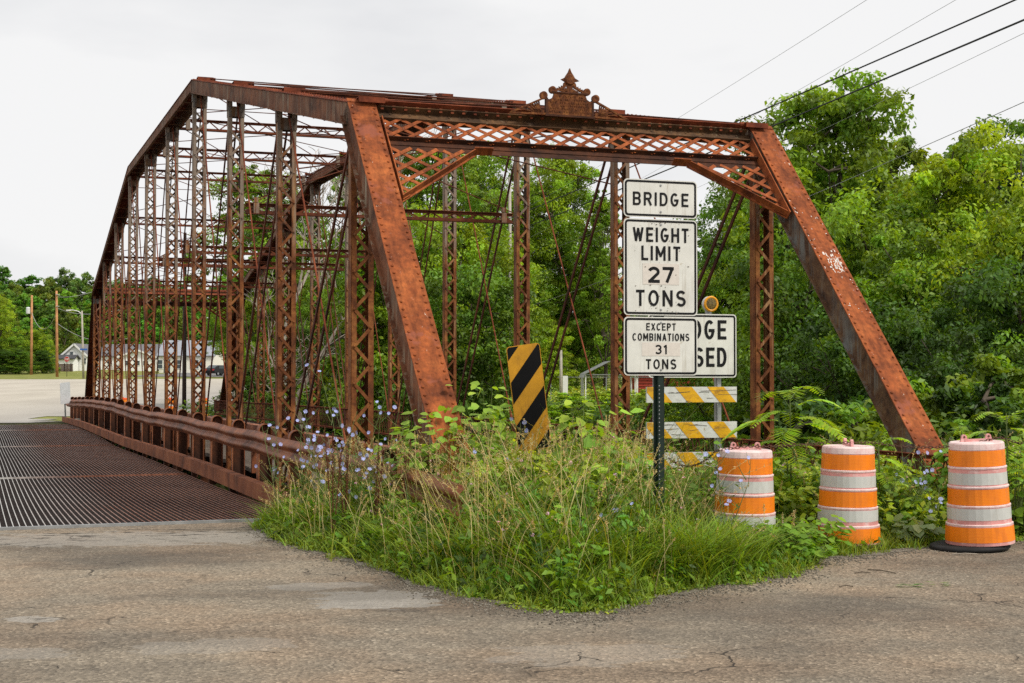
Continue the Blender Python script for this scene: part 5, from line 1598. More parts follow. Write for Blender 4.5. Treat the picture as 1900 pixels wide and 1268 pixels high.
TR += [
 ('tall', 640, 270, 78, 150, MD, 'thin leaved tree behind the left hip of the truss', gL, 0),
 ('layer', 470, 300, 84, 130, MD, 'green tree top between the third and fourth left posts', gL, 0),
 ('layer', 545, 380, 86, 140, MD, 'layered tree behind the second left truss post', gL, 1),
 ('round', 690, 440, 56, 190, DK, 'dark tree behind the first left truss post', gL, 0),
 ('round', 600, 500, 76, 150, MD, 'green tree in the middle of the left truss panels', gL, 1),
 ('round', 500, 480, 84, 130, BR, 'bright tree left of the far portal end post', gL, 0),
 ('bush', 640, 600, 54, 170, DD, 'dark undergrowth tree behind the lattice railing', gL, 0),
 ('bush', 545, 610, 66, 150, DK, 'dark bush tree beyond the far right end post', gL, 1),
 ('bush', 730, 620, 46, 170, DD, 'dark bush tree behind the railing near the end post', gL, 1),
 ('bush', 480, 640, 78, 80, MD, 'small bush tree beside the far pedestal', gL, 0),
 ('round', 425, 560, 190, 120, MD, 'tree overhanging the roof of the cream house', gL, 1),
]
gF = 'trees on the left edge before the wooded hill'
TR += [
 ('bush', 30, 650, 208, 90, DK, 'dark green hedge like tree at the left behind the far road', gF, 1),
 ('bush', 80, 652, 214, 60, DD, 'dark green thicket between the two orange utility poles', gF, 0),
 ('bush', -6, 650, 207, 90, DD, 'dark thicket cut by the left picture edge', gF, 1),
 ('round', 2, 545, 214, 84, YG, 'bright yellow green tree at the left picture edge', gF, 0),
 ('bush', 66, 615, 216, 90, BR, 'light green bush tree around the first utility pole foot', gF, 1),
 ('bush', 28, 628, 213, 80, MD, 'mid green bush at the left edge under the bright tree', gF, 0),
 ('bush', 92, 640, 220, 40, MD, 'small light green bush left of the second utility pole', gF, 1),
 ('bush', -40, 600, 210, 90, MD, 'mid green bush tree cut by the left picture edge', gF, 0),
]
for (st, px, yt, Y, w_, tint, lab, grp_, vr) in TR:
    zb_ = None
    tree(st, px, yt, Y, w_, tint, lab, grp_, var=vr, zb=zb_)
# trees on the far hill: rows of individual crowns
hill = []
k = 0
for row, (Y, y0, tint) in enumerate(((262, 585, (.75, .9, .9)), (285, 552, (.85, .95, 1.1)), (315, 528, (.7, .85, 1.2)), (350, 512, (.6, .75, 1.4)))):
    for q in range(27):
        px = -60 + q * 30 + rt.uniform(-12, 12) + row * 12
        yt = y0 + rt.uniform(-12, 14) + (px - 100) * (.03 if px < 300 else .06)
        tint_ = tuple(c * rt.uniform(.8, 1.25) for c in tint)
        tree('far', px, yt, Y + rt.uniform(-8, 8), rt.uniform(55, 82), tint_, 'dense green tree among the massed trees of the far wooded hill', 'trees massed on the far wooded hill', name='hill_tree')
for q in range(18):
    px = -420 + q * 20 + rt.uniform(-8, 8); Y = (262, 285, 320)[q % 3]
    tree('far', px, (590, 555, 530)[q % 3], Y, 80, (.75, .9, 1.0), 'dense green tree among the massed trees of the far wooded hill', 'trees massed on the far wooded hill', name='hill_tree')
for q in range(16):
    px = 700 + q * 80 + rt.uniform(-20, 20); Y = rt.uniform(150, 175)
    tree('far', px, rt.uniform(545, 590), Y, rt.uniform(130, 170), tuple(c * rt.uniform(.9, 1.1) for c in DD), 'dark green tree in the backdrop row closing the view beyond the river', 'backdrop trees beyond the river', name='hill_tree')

# shrubs on the banks and in the field beyond
SH = []
for q in range(46):
    px = rt.uniform(985, 1420); Y = rt.uniform(50, 84)
    SH.append((px, Y, rt.uniform(.7, 1.35) if px < 1300 else rt.uniform(1.2, 2.2), rt.choice(((2.0, 1.8, .9), YG, (1.8, 1.8, 1.0), BR))))
for q in range(34):
    px = rt.uniform(1400, 1980); Y = rt.uniform(17, 26)
    SH.append((px, Y, rt.uniform(1.6, 2.6), rt.choice((DK, MD, DD))))
for q in range(26):
    px = rt.uniform(430, 900); Y = rt.uniform(50, 66)
    SH.append((px, Y, rt.uniform(1.3, 2.4), rt.choice((DK, MD, DD))))
for px, Y, h_, tint in SH:
    v = at(px, 700, Y); t_, s_ = w2loc(v.x, Y)
    if -0.9 < t_ < W + 1.6 and -1 < s_ < 48: continue
    if t_ < 0 and s_ < 52: continue
    zg = Gz(v.x, Y)
    (tm, cm2), H0, cr0 = rt.choice(PROTO['shrub'])
    near = px > 1400
    o_ = empty('shrub', (v.x, Y, zg), rt.uniform(0, 6.28), 'leafy shrub in the thicket on the near river bank' if near else ('leafy shrub in the rough field beyond the river' if px > 960 else 'leafy shrub on the far bank behind the lattice railing'), 'shrub',
               'shrubs on the near river bank' if near else ('shrubs in the field beyond the river' if px > 960 else 'shrubs on the far bank'))
    if near: h_ += max(0, -.9 - zg) * .7
    sc3 = h_ / H0
    for nm, me_ in (('trunk', tm), ('crown', cm2)):
        c_ = bpy.data.objects.new(nm, me_); COL.objects.link(c_); c_.parent = o_; c_.scale = (max(1.0, sc3 * .9),) * 2 + (sc3,)
        if nm == 'crown': c_.color = (*tint, 1)

# bare trees: branches only
def bare_tree(px, ytop, Y, seed, spread, label, mat=None, depth=5, name='bare_tree', zb=None):
    v = at(px, ytop, Y); z0 = Gz(v.x, Y) if zb is None else zb; H_ = v.z - z0
    o_ = empty(name, (v.x, Y, z0), 0, label, 'tree', None); rd = random.Random(seed)
    tk = MB(); bk = MB()
    def grow(p, d, L, r_, lev, mb):
        n_ = 3; pts = [p]
        for k in range(n_):
            d = (d + Vector((rd.gauss(0, .16), rd.gauss(0, .16), rd.gauss(.03, .1)))).normalized(); pts.append(pts[-1] + d * L / n_)
        mb.tube(pts, [r_, r_ * .85, r_ * .7, r_ * .55], 5 if lev < 2 else 3, cap=False)
        if lev >= depth: return
        for b_ in range(rd.choice((2, 3, 3))):
            ax = Vector((rd.gauss(0, 1), rd.gauss(0, 1), rd.gauss(0, .4))).normalized()
            nd = (d + ax * rd.uniform(.4, .9) * spread).normalized()
            grow(pts[rd.choice((1, 2, 3, 3))], nd, L * rd.uniform(.55, .8), max(.014, r_ * .60), lev + 1, bk)
    grow(Vector((0, 0, -.3)), Vector((rd.uniform(-.1, .1), 0, 1)), H_ * .42, max(.05, H_ * .012), 0, tk)
    tk.build('trunk', mat or M['dead_wood'], o_); bk.build('branches', mat or M['dead_wood'], o_)
bare_tree(600, 235, 52, 3, 1.0, 'bare grey branched tree behind the left hip of the truss', depth=6)
bare_tree(668, 430, 48, 4, 1.1, 'pale dead tree with forked trunk behind the first left post', depth=5)
bare_tree(480, 610, 62, 6, 1.5, 'pale leafless tangle beside the far end of the lattice railing', depth=5, name='dead_shrub')
bare_tree(530, 600, 60, 8, 1.5, 'leafless pale shrub behind the railing, right of the tangle', depth=5, name='dead_shrub')
bare_tree(1735, 175, 40, 12, .5, 'thin bare stem poking above the bright yellow green tree', depth=3, mat=M['bark'])
bare_tree(575, 300, 56, 17, 1.0, 'second bare grey tree left of the hip', depth=6)

# ------------------------------------------------------------------ FOREGROUND VERGE
rng = np.random.default_rng(42)
def verge_points(n, x0=-3.2, x1=7.5, dmin=0.0, dmax=5.5, bias=1.0):
    out_ = []
    while sum(len(a) for a in out_) < n:
        x = rng.uniform(x0, x1, n); d = dmin + (dmax - dmin) * rng.random(n) ** bias; y = edge_y(x) + d
        t, s = w2loc(x, y)
        ok = (s < 4.2) & ((t > -.62) | ((s < 3.1) & (t > -1.45))) & (x > -3.1)
        out_.append(np.stack([x, y, d], 1)[ok])
    return np.concatenate(out_)[:n]
def pxof(x, y): return 950 + F * x / y
def henv(x, y, d):
    px = pxof(x, y)
    f = np.interp(px, [470, 520, 580, 700, 1000, 1180, 1225, 1320, 1400, 1500, 1560, 1900], [.30, .50, .62, .70, 1.0, .95, .72, .50, .42, .30, .42, .50])
    f = f * np.where((px > 1300), np.interp(y, [12.0, 12.9, 13.6], [.55, .8, 1.4]), 1.0)
    return f * (.12 + .66 * np.clip(d / 1.5, 0, 1) ** .75)
def soil_z(x, y):
    d = np.maximum(0, y - edge_y(x)); t, s = w2loc(x, y)
    return np.clip(d * .10, 0, .10) - .02 + np.interp(s, [2.8, 4.2], [0, -.5])
# the verge soil itself
vs = sheet('verge_soil', np.linspace(-3.3, 12, 60), np.linspace(9.3, 18.5, 60), lambda x, y: soil_z(x, y) - .0 - .02 * (y < edge_y(x) + .02), M['ground'], lambda x, y: y > edge_y(x) - .12 and w2loc(x, y)[1] < 4.2 and (w2loc(x, y)[0] > -.62 or w2loc(x, y)[1] < 3.25))
tag(vs, kind='structure')

def blades(pts, h, w, col, lean=0.35, curve=0.5, cvar=.3, z0=None, mat='grass', name='grass'):
    N_ = len(pts); h = np.asarray(h).reshape(-1, 1); az = rng.uniform(0, 2 * np.pi, N_)
    ld = np.stack([np.cos(az), np.sin(az), np.zeros(N_)], 1); sd3 = np.stack([-np.sin(az + rng.normal(0, .8, N_)), np.cos(az), np.zeros(N_)], 1)
    base = np.stack([pts[:, 0], pts[:, 1], soil_z(pts[:, 0], pts[:, 1]) if z0 is None else z0], 1)
    ln = np.abs(rng.normal(lean, .18, (N_, 1))); cv = np.abs(rng.normal(curve, .3, (N_, 1)))
    rows = []; nseg = 4
    for k in range(nseg + 1):
        u = k / nseg
        p_ = base + np.array([0, 0, 1]) * h * (u - .30 * cv * u ** 3) + ld * h * (ln * u + cv * u ** 2.2 * .6)
        ww = w * (1 - u ** 1.6) * .5 + .0006
        rows += [p_ - sd3 * ww, p_ + sd3 * ww]
    v = np.stack(rows, 1).reshape(-1, 3)
    st = np.arange(N_)[:, None] * (2 * (nseg + 1))
    f = np.concatenate([np.concatenate([st + 2 * k, st + 2 * k + 1, st + 2 * k + 3, st + 2 * k + 2], 1)[:, None] for k in range(nseg)], 1).reshape(-1, 4)
    cc = np.asarray(col)[None] * (1 + cvar * (rng.random((N_, 1)) * 2 - 1))
    cc = cc * np.concatenate([1 + rng.normal(0, .14, (N_, 1)), np.ones((N_, 1)), np.ones((N_, 1))], 1)
    return v, f, np.repeat(np.clip(cc, .002, 1), 2 * (nseg + 1), 0)

def patchy(pts, scale=1.3):
    return np.array([mnoise.noise(Vector((p[0] * scale, p[1] * scale, 0))) for p in pts])

parts = []
p_ = verge_points(12000, dmin=-.16, dmax=.7, bias=1.2); p_ = p_[(p_[:, 2] > 0) | (patchy(p_, 3.0) > .12)]; p_[:, 2] = np.maximum(p_[:, 2], 0); parts.append(blades(p_, rng.uniform(.04, .16, len(p_)) * (1 + p_[:, 2] * .8), .008, (.19, .27, .030), .4, .5, .4))
p_ = verge_points(30000, dmin=.12, dmax=5.0); hh_ = henv(p_[:, 0], p_[:, 1], p_[:, 2]); pn_ = patchy(p_)
hh_ = hh_ * (.8 + .9 * np.clip(patchy(p_, 3.3) + .3, 0, 1)); parts.append(blades(p_[:15000], (hh_ * rng.uniform(.4, 1.15, len(p_)) * (1 + pn_ * .5))[:15000], .0085, (.105, .180, .018), .30, .6, .55))
dq_ = p_[19000:21800]; parts.append(blades(dq_, hh_[19000:21800] * rng.uniform(.6, 1.2, len(dq_)), .006, (.42, .34, .12), .45, .6, .3))
p_ = verge_points(14000, dmin=.2, dmax=5.0); hh_ = henv(p_[:, 0], p_[:, 1], p_[:, 2]); pn_ = patchy(p_, 2.0); k_ = pn_ > .0; p_ = p_[k_]; hh_ = hh_[k_]
parts.append(blades(p_, hh_ * rng.uniform(.6, 1.2, len(p_)), .011, (.20, .29, .030), .35, .8, .5))
# lush tussocks at the front right of the sign post
for (cx_, cy_, n_, hm_) in [(ground_at(px, py).x, ground_at(px, py).y, n2, h2) for px, py, n2, h2 in ((1300, 1075, 700, .46), (1360, 1060, 500, .36), (1240, 1085, 500, .36), (1180, 1085, 400, .40), (880, 1075, 350, .36), (1010, 1090, 350, .40), (1120, 1095, 350, .40), (640, 1000, 400, .30), (540, 985, 500, .26), (760, 1045, 350, .34), (590, 1000, 400, .28))]:
    q_ = np.stack([cx_ + rng.normal(0, .14, n_), cy_ + .12 + rng.normal(0, .10, n_)], 1)
    parts.append(blades(q_, rng.uniform(.5, 1.15, n_) * hm_ * 1.1, .012, (.19, .28, .022), .5, .9, .5))
v, f, c = cat_np(parts)
gr = np_mesh('grass', v, f, c, M['grass']); tag(gr, kind='stuff')

# dry seed grass: stalks with plume heads
p_ = verge_points(2500, dmin=.1, dmax=3.8); px_ = pxof(p_[:, 0], p_[:, 1]); keep = (rng.random(len(p_)) < np.interp(px_, [500, 700, 800, 1150, 1250, 1320, 1420, 1900], [.8, .8, 1, 1, .7, .35, .12, .1])) & ((patchy(p_, .9) > -.12) | (rng.random(len(p_)) < .3)); p_ = p_[keep]
hh_ = (.34 + henv(p_[:, 0], p_[:, 1], p_[:, 2]) * 1.05) * rng.uniform(.75, 1.12, len(p_))
N_ = len(p_); az = rng.uniform(0, 6.28, N_); lnv = np.abs(rng.normal(.22, .14, N_))
parts = []
bz = soil_z(p_[:, 0], p_[:, 1])
rowsA = []
def stalk_pt(u):
    return np.stack([p_[:, 0] + np.cos(az) * hh_ * lnv * (u + u ** 3 * .7), p_[:, 1] + np.sin(az) * hh_ * lnv * (u + u ** 3 * .7), bz + hh_ * (u - .12 * u ** 3 * (1 + lnv * 2))], 1)
for k in range(6):
    u = k / 5; q_ = stalk_pt(u); w_ = .0022; sdv = np.stack([np.sin(az), -np.cos(az), az * 0], 1) * w_ * .5 + np.array([w_ * .5, 0, 0])
    rowsA += [q_ - sdv, q_ + sdv]
v = np.stack(rowsA, 1).reshape(-1, 3); st = np.arange(N_)[:, None] * 12
f = np.concatenate([np.concatenate([st + 2 * k, st + 2 * k + 1, st + 2 * k + 3, st + 2 * k + 2], 1)[:, None] for k in range(5)], 1).reshape(-1, 4)
tan = np.array([.50, .42, .19])[None] * rng.uniform(.6, 1.25, (N_, 1)); c = np.repeat(tan, 12, 0)
c[:, :] *= 1; parts.append((v, f, c))
cen = np.concatenate([stalk_pt(u) for u in (.84, .90, .96, 1.0)]); rad = np.repeat(np.array([[.011, .011, .022], [.012, .012, .024], [.010, .010, .022], [.007, .007, .016]]), N_, 0)
parts.append(leaves_np(rng, cen, rad, 7, .016, (.44, .34, .17), .5, 0, .06, .40))
v, f, c = cat_np(parts)
sg_ = np_mesh('seed_grass', v, f, c, M['grass']); tag(sg_, kind='stuff')

# broad leaved weeds filling the verge
p_ = verge_points(3400, dmin=.05, dmax=5.0); h_ = henv(p_[:, 0], p_[:, 1], p_[:, 2])
cen = np.stack([p_[:, 0], p_[:, 1], soil_z(p_[:, 0], p_[:, 1]) + h_ * rng.uniform(.1, .75, len(p_))], 1)
w1_ = leaves_np(rng, cen, np.tile([[.09, .09, .09]], (len(cen), 1)), 15, .070, (.125, .225, .020), .9, .4, .14, .45)
px_ = pxof(p_[:, 0], p_[:, 1]); sel = ((px_ > 860) & (px_ < 1200) & (p_[:, 2] > 1.8)) | ((px_ > 1430) & (p_[:, 1] > 13.0))
c2 = cen[sel]; c2 = c2 + np.array([0, 0, .16])
w2_ = leaves_np(rng, c2, np.tile([[.12, .12, .10]], (len(c2), 1)), 12, .085, (.28, .38, .04), .5, .7, .10, .62)
# low mat at the very edge
p3 = verge_points(1900, dmin=-.20, dmax=.45); p3 = p3[(p3[:, 2] > -.02) | (patchy(p3, 2.6) > .15)]; cen3 = np.stack([p3[:, 0], p3[:, 1], soil_z(p3[:, 0], p3[:, 1]) + .03], 1)
w3_ = leaves_np(rng, cen3, np.tile([[.07, .07, .03]], (len(cen3), 1)), 14, .028, (.20, .28, .03), .5, .7, .12, .6)
v, f, c = cat_np([w1_, w2_, w3_]); wd = np_mesh('weeds', v, f, c, M['leaf']); tag(wd, kind='stuff')

# undergrowth draped over the river banks
nb = 5200
tb_ = rng.uniform(5.3, 26, nb); sb_ = rng.uniform(2.0, 40, nb)
xb = X0 + tb_ * CT - sb_ * ST; yb = Y0 + tb_ * ST + sb_ * CT
cen = np.stack([xb, yb, G(xb, yb) + rng.uniform(.1, .9, nb)], 1)
u1 = leaves_np(rng, cen, np.tile([[.5, .5, .35]], (nb, 1)), 16, .15, (.075, .125, .018), .8, .5, .1, .5)
nb = 3800; tb_ = rng.uniform(-6, 26, nb); sb_ = rng.uniform(37.5, 50, nb); ok = ~((tb_ < .1)) & ((sb_ < 46) | (tb_ > 4)); tb_ = tb_[ok]; sb_ = sb_[ok]; nb = len(tb_)
xb = X0 + tb_ * CT - sb_ * ST; yb = Y0 + tb_ * ST + sb_ * CT
cen = np.stack([xb, yb, G(xb, yb) + rng.uniform(.05, .7, nb)], 1)
u2 = leaves_np(rng, cen, np.tile([[.45, .45, .3]], (nb, 1)), 12, .18, (.10, .18, .028), .7, .6, .12, .5)
nb = 4200; tb_ = rng.uniform(2, 60, nb); sb_ = rng.uniform(50, 100, nb)
xb = X0 + tb_ * CT - sb_ * ST; yb = Y0 + tb_ * ST + sb_ * CT; ok = xb / yb > -.165; tb_ = tb_[ok]; sb_ = sb_[ok]; nb = len(tb_)
xb = X0 + tb_ * CT - sb_ * ST; yb = Y0 + tb_ * ST + sb_ * CT
cen = np.stack([xb, yb, G(xb, yb) + rng.uniform(.05, .7, nb)], 1)
u3 = leaves_np(rng, cen, np.tile([[.7, .7, .4]], (nb, 1)), 12, .26, (.30, .38, .06), .7, .6, .14, .5)
v, f, c = cat_np([u1, u2, u3]); ug = np_mesh('undergrowth', v, f, c, M['leaf']); tag(ug, kind='stuff')

# small pink clover like flowers
p_ = verge_points(420, dmin=.3, dmax=4.5); px_ = pxof(p_[:, 0], p_[:, 1]); k_ = rng.random(len(p_)) < np.interp(px_, [480, 700, 1000, 1250, 1450, 1900], [.5, .5, .3, .6, 1, 1]); p_ = p_[k_]
h_ = henv(p_[:, 0], p_[:, 1], p_[:, 2]) * rng.uniform(.7, 1.15, len(p_)) + .05
cen = np.stack([p_[:, 0], p_[:, 1], soil_z(p_[:, 0], p_[:, 1]) + h_], 1)
f1 = leaves_np(rng, cen, np.tile([[.013, .013, .010]], (len(cen), 1)), 14, .014, (.66, .42, .56), .3, .5, .05, .6)
s1 = blades(np.stack([p_[:, 0], p_[:, 1]], 1), h_, .003, (.10, .18, .03), .0, .0)
v, f, c = cat_np([f1, s1]); cf = np_mesh('clover_flowers', v, f, c, M['petal']); tag(cf, kind='stuff')

# chicory: branching stems with blue flowers
def chicory(px, Y, H_, seed, n_fl, label):
    v = at(px, 900, Y); z0 = float(soil_z(v.x, Y)) if w2loc(v.x, Y)[1] < 4 else -.2
    o_ = empty('chicory_plant', (v.x, Y, z0), 0, label, 'wildflower', 'blue flowered chicory plants in the verge'); rd = random.Random(seed)
    st = MB(); heads = []
    for m_ in range(3):
        a = rd.uniform(0, 6.28); top = Vector((math.cos(a) * .22 * H_, math.sin(a) * .12, H_ * rd.uniform(.8, 1.05)))
        pts = [Vector((0, 0, 0)), top * .35 + Vector((rd.uniform(-.02, .02), 0, .02)), top * .7 + Vector((rd.uniform(-.03, .03), 0, .02)), top]
        st.tube(pts, [.0045, .0035, .0028, .002], 4, cap=False); heads.append(top)
        for b_ in range(7):
            u = rd.uniform(.3, .95); bp = top * u; a2 = rd.uniform(0, 6.28); L_ = rd.uniform(.10, .30) * (1.2 - u * .6)
            e_ = bp + Vector((math.cos(a2) * L_ * .7, math.sin(a2) * L_ * .5, L_ * .75)); st.tube([bp, bp.lerp(e_, .5) + Vector((0, 0, -.01)), e_], [.003, .0025, .0016], 3, cap=False)
            heads += [e_, bp.lerp(e_, .6)]
    st.build('stems', M['stem'], o_)
    rd.shuffle(heads)
    for h_ in heads[:int(n_fl * 1.2)]:
        fl = MB(); h_ = h_ + Vector((rd.uniform(-.01, .01), -.012, 0)); nn = Vector((rd.gauss(0, .5), -1, rd.gauss(.5, .4))).normalized(); u_ = nn.orthogonal().normalized(); w_ = nn.cross(u_)
        r_ = rd.uniform(.014, .022)
        for q in range(11):
            a = 2 * math.pi * q / 11 + rd.uniform(-.1, .1); d = u_ * math.cos(a) + w_ * math.sin(a); e2 = u_ * -math.sin(a) + w_ * math.cos(a)
            b0_ = len(fl.v); fl.v += [tuple(h_), tuple(h_ + d * r_ * .95 - e2 * .0035 + nn * .003), tuple(h_ + d * r_ * 1.05 + nn * .004), tuple(h_ + d * r_ * .95 + e2 * .0035 + nn * .003)]
            fl.f.append((b0_, b0_ + 1, b0_ + 2, b0_ + 3))
        fl.build('flower_head', M['chicory'], o_)
    N2 = 26; cen = np.array([[rd.uniform(-.08, .08), rd.uniform(-.05, .05), rd.uniform(.05, .6) * H_] for _ in range(N2)])
    v2, f2, c2_ = leaves_np(rng, cen, np.tile([[.03, .03, .03]], (N2, 1)), 3, .05, (.10, .17, .04), .4, .3, .1, .25)
    np_mesh('leaves', v2, f2, c2_, M['leaf'], o_)
M['stem'] = plain('green_stem', (.13, .17, .05), .7, var=.3)
M['chicory'] = plain('chicory_blue', (.44, .49, .86), .7, var=.2, scale=40)
for k, (px, Y, H_, n_, lab) in enumerate((
    (655, 13.6, 1.42, 20, 'tallest chicory plant, blue flowers in front of the first left truss post'),
    (612, 13.5, 1.22, 16, 'chicory plant left of the tallest one, flowers over the guardrail'),
    (560, 13.9, 1.05, 13, 'chicory plant over the guardrail, left side of the blue cluster'),
    (700, 13.4, 1.15, 14, 'chicory plant on the right of the blue cluster'),
    (635, 12.9, 1.00, 16, 'low chicory plant at the front of the blue cluster'),
    (520, 14.4, .95, 9, 'leftmost chicory plant, against the guardrail posts'),
    (675, 13.0, .88, 10, 'small chicory plant below the tallest one'),
    (975, 12.2, 1.05, 10, 'chicory plant with blue flowers before the striped marker'),
    (1030, 12.3, .85, 7, 'chicory plant at the right foot of the striped marker'),
    (1105, 10.75, .42, 6, 'low chicory with blue flowers near the asphalt left of the sign post'),
    (1155, 10.9, .40, 4, 'low chicory just left of the sign post foot'),
    (1355, 11.9, .88, 9, 'wiry chicory plant in front of the nearest faded drum'),
    (1705, 13.3, .80, 9, 'chicory plant between the middle and right drums'),
    (1735, 13.1, .60, 7, 'second chicory between the drums, near the rightmost drum'),
    (895, 12.4, .75, 5, 'thin chicory plant left of the marker board'))):
    chicory(px, Y, H_, 200 + k, n_, lab)

# curly dock with rust brown seed heads
M['dock'] = plain('dock_seed', (.13, .038, .018), .9, var=.4, scale=60)
def dock(px, Y, H_, seed, label):
    v = at(px, 900, Y); o_ = empty('dock_plant', (v.x, Y, float(soil_z(v.x, Y))), 0, label, 'weed', 'brown seeded dock stalks'); rd = random.Random(seed); mb = MB()
    for m_ in range(3):
        sd4 = MB()
        top = Vector((rd.uniform(-.10, .10), rd.uniform(-.06, .06), H_ * rd.uniform(.85, 1.05))); mb.tube([Vector((0, 0, 0)), top * .5, top], [.006, .005, .002], 4, cap=False)
        for q in range(230):
            u = rd.uniform(.42, 1.0); c_ = top * u; r_ = .028 * (1.15 - u); p_ = c_ + Vector((rd.gauss(0, r_ * .8), rd.gauss(0, r_ * .8), rd.gauss(0, .008))); sd4.rivet(p_, (rd.gauss(0, 1), rd.gauss(0, 1), rd.gauss(0, 1)), .0045, .003, 4)
        sd4.build('seed_spike', M['dock'], o_)
    mb.build('stems', M['dock'], o_)
for k, (px, Y, H_, lab) in enumerate(((618, 12.7, .98, 'brown dock stalks nearest the blue flower cluster'), (640, 12.9, .80, 'brown dock stalks second from left below the flowers'), (692, 12.6, .78, 'brown dock stalks in the middle of the verge left part'), (745, 12.7, .82, 'brown dock stalks right of the guardrail bend'), (778, 12.9, .72, 'rightmost brown dock stalks by the inner rail'))):
    dock(px, Y, H_, 50 + k, lab)

# sumac: arching fronds of paired leaflets
def sumac(px, Y, H_, nf, FL, seed, label, col=(.34, .50, .035), zb=None):
    v = at(px, 900, Y); z0 = zb if zb is not None else float(soil_z(v.x, Y)); o_ = empty('sumac_plant', (v.x, Y, z0), 0, label, 'plant', 'young sumac plants with feathery fronds'); rd = random.Random(seed)
    st = MB(); st.tube([Vector((0, 0, 0)), Vector((.01, 0, H_ * .5)), Vector((0, 0, H_ * .92))], [.012, .009, .005], 6)
    V, Fc, Cc = [], [], []
    for k in range(nf):
        u = .50 + .48 * (k / nf); a = k * 2.4 + rd.uniform(-.3, .3); b0_ = Vector((0, 0, H_ * .92 * u)); L_ = FL * rd.uniform(.75, 1.1) * (1.1 - .35 * abs(u - .7))
        out_ = Vector((math.cos(a), math.sin(a) * .8, 0)); pts = []
        el = .85 if u > .85 else .55
        for q in range(19):
            w_ = q / 18; pts.append(b0_ + out_ * L_ * w_ * .92 + Vector((0, 0, L_ * (el * w_ - .75 * w_ * w_))))
        st.tube(pts, [.0035 * (1 - .7 * q / 18) for q in range(19)], 3, cap=False)
        sdv = out_.cross(Vector((0, 0, 1))).normalized()
        shade = rd.uniform(.75, 1.2)
        for q in range(3, 19):
            w_ = q / 18; ll_ = L_ * .27 * math.sin(math.pi * min(1, .18 + w_ * .74)) + .01
            tan_ = (pts[q] - pts[q - 1]).normalized(); wid = ll_ * .17
            for sg in (-1, 1):
                d = (sdv * sg + tan_ * .55 + Vector((0, 0, -.18 + rd.uniform(-.12, .12)))).normalized(); e_ = d.cross(Vector((0, 0, 1))).normalized()
                p0_ = pts[q]; n0 = len(V)
                V += [p0_, p0_ + d * ll_ * .45 + e_ * wid, p0_ + d * ll_, p0_ + d * ll_ * .45 - e_ * wid]; Fc.append((n0, n0 + 1, n0 + 2, n0 + 3))
                cc = [col[0] * shade * rd.uniform(.85, 1.15), col[1] * shade * rd.uniform(.9, 1.1), col[2] * shade]; Cc += [cc] * 4
    st.build('stem', M['stem'], o_)
    np_mesh('fronds', np.array([tuple(p) for p in V]), np.array(Fc), np.array(Cc), M['leaf'], o_)
sumac(1466, 13.5, 1.34, 17, .58, 1, 'tall young sumac with bright feathery fronds between the first two drums')
sumac(1460, 13.9, .78, 9, .34, 2, 'short sumac low behind the tall one')
sumac(1868, 13.6, 1.22, 14, .50, 3, 'sumac at the right picture edge behind the right drum')
sumac(1785, 14.2, 1.0, 8, .30, 4, 'small sumac just left of the right drum top')
sumac(1630, 13.4, .90, 9, .38, 5, 'small sumac right of the middle drum')
sumac(1395, 13.5, .80, 7, .26, 6, 'small sumac behind the nearest faded drum')
sumac(1120, 14.0, .75, 9, .34, 7, 'small sumac left of the sign post')

# bushy plants with big pale leaves
def leafy(px, Y, H_, wid, seed, n_, size, col, label, name='leafy_plant', cat='plant', flat=1.0, group='broad leaved plants in the verge'):
    v = at(px, 900, Y); z0 = float(soil_z(v.x, Y)); o_ = empty(name, (v.x, Y, z0), 0, label, cat, group); rd = random.Random(seed)
    st = MB(); V, Fc, Cc = [], [], []
    for k in range(n_):
        a = rd.uniform(0, 6.28); u = rd.random() ** .7; top = Vector((math.cos(a) * wid * rd.uniform(.1, 1), math.sin(a) * wid * .6 * rd.uniform(.1, 1), H_ * u * (.5 + .5 * rd.random()) + .04))
        if k % 4 == 0: st.tube([Vector((top.x * .2, top.y * .2, 0)), Vector((top.x * .6, top.y * .6, top.z * .7)), top], [.004, .003, .002], 3, cap=False)
        d = Vector((math.cos(a + rd.gauss(0, .6)), math.sin(a + rd.gauss(0, .6)), rd.uniform(-.7, .1))).normalized(); nrm = Vector((rd.gauss(0, .3), rd.gauss(-.25, .3), 1)).normalized()
        sd5 = d.cross(nrm).normalized(); s_ = size * rd.uniform(.6, 1.2); n0 = len(V); up_ = sd5.cross(d).normalized()
        V += [top, top + d * s_ * .25 + sd5 * s_ * .38 + up_ * s_ * .08, top + d * s_ * .65 + sd5 * s_ * .30 + up_ * s_ * .05, top + d * s_, top + d * s_ * .65 - sd5 * s_ * .30 + up_ * s_ * .05, top + d * s_ * .25 - sd5 * s_ * .38 + up_ * s_ * .08]
        Fc += [(n0, n0 + 1, n0 + 2, n0 + 3), (n0, n0 + 3, n0 + 4, n0 + 5)]
        sh_ = rd.uniform(.6, 1.3); Cc += [[col[0] * sh_ * rd.uniform(.9, 1.15), col[1] * sh_, col[2] * sh_]] * 6
    st.build('stems', M['stem'], o_); np_mesh('leaves', np.array([tuple(p) for p in V]), np.array(Fc), np.array(Cc), M['leaf'], o_)
leafy(905, 13.5, 1.38, .40, 1, 330, .12, (.30, .46, .05), 'pale green broad leaved plant between the left end post and marker')
leafy(835, 13.0, 1.22, .46, 2, 420, .11, (.26, .42, .05), 'broad leaved plant at the foot of the left end post')
leafy(765, 13.3, .95, .35, 3, 170, .09, (.22, .36, .04), 'small broad leaved plant left of the end post foot')
leafy(1075, 13.2, 1.22, .46, 4, 340, .12, (.32, .48, .05), 'broad leaved vine right of the marker board')
leafy(1150, 12.9, 1.16, .32, 5, 50, .19, (.24, .46, .05), 'vine with a few very large pale leaves left of the sign post')
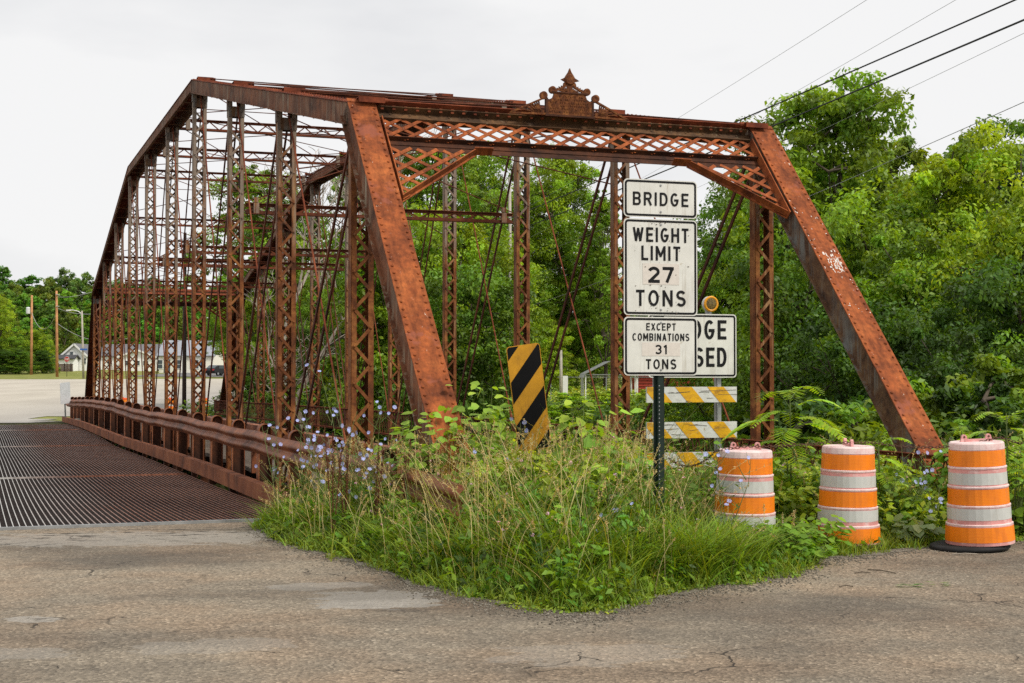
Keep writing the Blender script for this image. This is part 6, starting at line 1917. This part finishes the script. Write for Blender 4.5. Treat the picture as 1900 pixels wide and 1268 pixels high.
leafy(1140, 11.9, .82, .26, 6, 90, .15, (.13, .24, .05), 'dark milkweed like plant with long leaves in the verge')
leafy(1440, 11.75, .26, .42, 7, 330, .075, (.17, .32, .025), 'trailing raspberry bush spilling over the asphalt before the first drum', name='raspberry_bush')
leafy(1490, 11.55, .16, .24, 8, 110, .075, (.17, .32, .025), 'low raspberry sprawl at the asphalt corner', name='raspberry_bush')
leafy(1522, 12.30, .34, .24, 9, 110, .080, (.20, .35, .03), 'raspberry bush covering the foot of the middle drum', name='raspberry_bush')
leafy(1392, 11.85, .20, .30, 10, 170, .075, (.19, .33, .03), 'leafy bush hiding the foot of the nearest drum', name='raspberry_bush')
leafy(1640, 13.4, .62, .5, 11, 240, .07, (.12, .22, .03), 'leafy weeds right of the middle drum')
leafy(1700, 12.9, .22, .18, 12, 60, .12, (.30, .38, .17), 'pale mullein like rosette between the right drums')
leafy(1880, 13.5, .95, .4, 13, 240, .10, (.16, .30, .03), 'leafy bush right of the rightmost drum')
leafy(1560, 13.6, .70, .45, 14, 200, .08, (.12, .24, .03), 'leafy weeds behind the middle drum')
leafy(1300, 13.6, .80, .45, 15, 220, .08, (.17, .30, .03), 'leafy weeds under the striped barricade boards')
leafy(1780, 13.9, .80, .40, 16, 220, .10, (.17, .33, .03), 'leafy weeds left of the rightmost drum')
leafy(1225, 13.0, .70, .40, 17, 200, .07, (.14, .27, .03), 'leafy weeds behind the sign post')

# litter on the asphalt
fl_ = ground_at(1715, 1088)
o_ = empty('fallen_leaves', (fl_.x, fl_.y, .004), .2, 'small sprig of green leaves lying on the right asphalt', 'leaves')
V, Fc, Cc = [], [], []; rd = random.Random(4)
for k in range(14):
    p0_ = Vector((rd.uniform(-.15, .15), rd.uniform(-.05, .05), rd.uniform(.002, .02))); a = rd.uniform(-.5, .5) + (math.pi if rd.random() < .5 else 0); d = Vector((math.cos(a), math.sin(a), rd.uniform(-.05, .15))); e_ = Vector((-math.sin(a), math.cos(a), 0)); s_ = rd.uniform(.05, .09); n0 = len(V)
    V += [p0_, p0_ + d * s_ * .5 + e_ * s_ * .2, p0_ + d * s_, p0_ + d * s_ * .5 - e_ * s_ * .2]; Fc.append((n0, n0 + 1, n0 + 2, n0 + 3)); Cc += [[.13 * rd.uniform(.6, 1.4), .26, .05]] * 4
np_mesh('leaf_blades', np.array([tuple(p) for p in V]), np.array(Fc), np.array(Cc), M['leaf'], o_)
for k, (px, py, L_, a, lab) in enumerate(((1636, 1062, .26, -.9, 'thin brown twig on the asphalt below the middle drum'), (1600, 1065, .12, .05, 'short dark twig left of the thin twig'), (1570, 1090, .10, .1, 'tiny curled twig nearest the grass corner'), (1790, 1030, .22, .1, 'pale stick at the edge of the right drum rubber ring'))):
    q = ground_at(px, py); mb = MB(); d = Vector((math.cos(a), math.sin(a), 0)); mb.tube([q + Vector((0, 0, .006)) - d * L_ / 2, q + Vector((0, 0, .014)), q + Vector((0, 0, .006)) + d * L_ / 2], .004, 5); tag(mb.build('twig', M['bark'] if k < 3 else M['dead_wood'], None), lab, 'twig')
# loose gravel along the verge edge (stuff)
gvv = MB(); rd = random.Random(8)
for k in range(5200):
    i = rd.random(); px = 470 + i * 1500; e = ground_at(px, float(np.interp(px, [p[0] for p in EDGE_PX], [p[1] for p in EDGE_PX])))
    x = e.x + rd.gauss(0, .06); y = e.y - abs(rd.gauss(0, .24)); gvv.rivet((x, y, .0), (rd.gauss(0, .3), rd.gauss(0, .3), 1), rd.uniform(.004, .011), rd.uniform(.004, .010), 5)
gg = gvv.build('loose_gravel', fro.data.materials[0], None); tag(gg, kind='stuff')
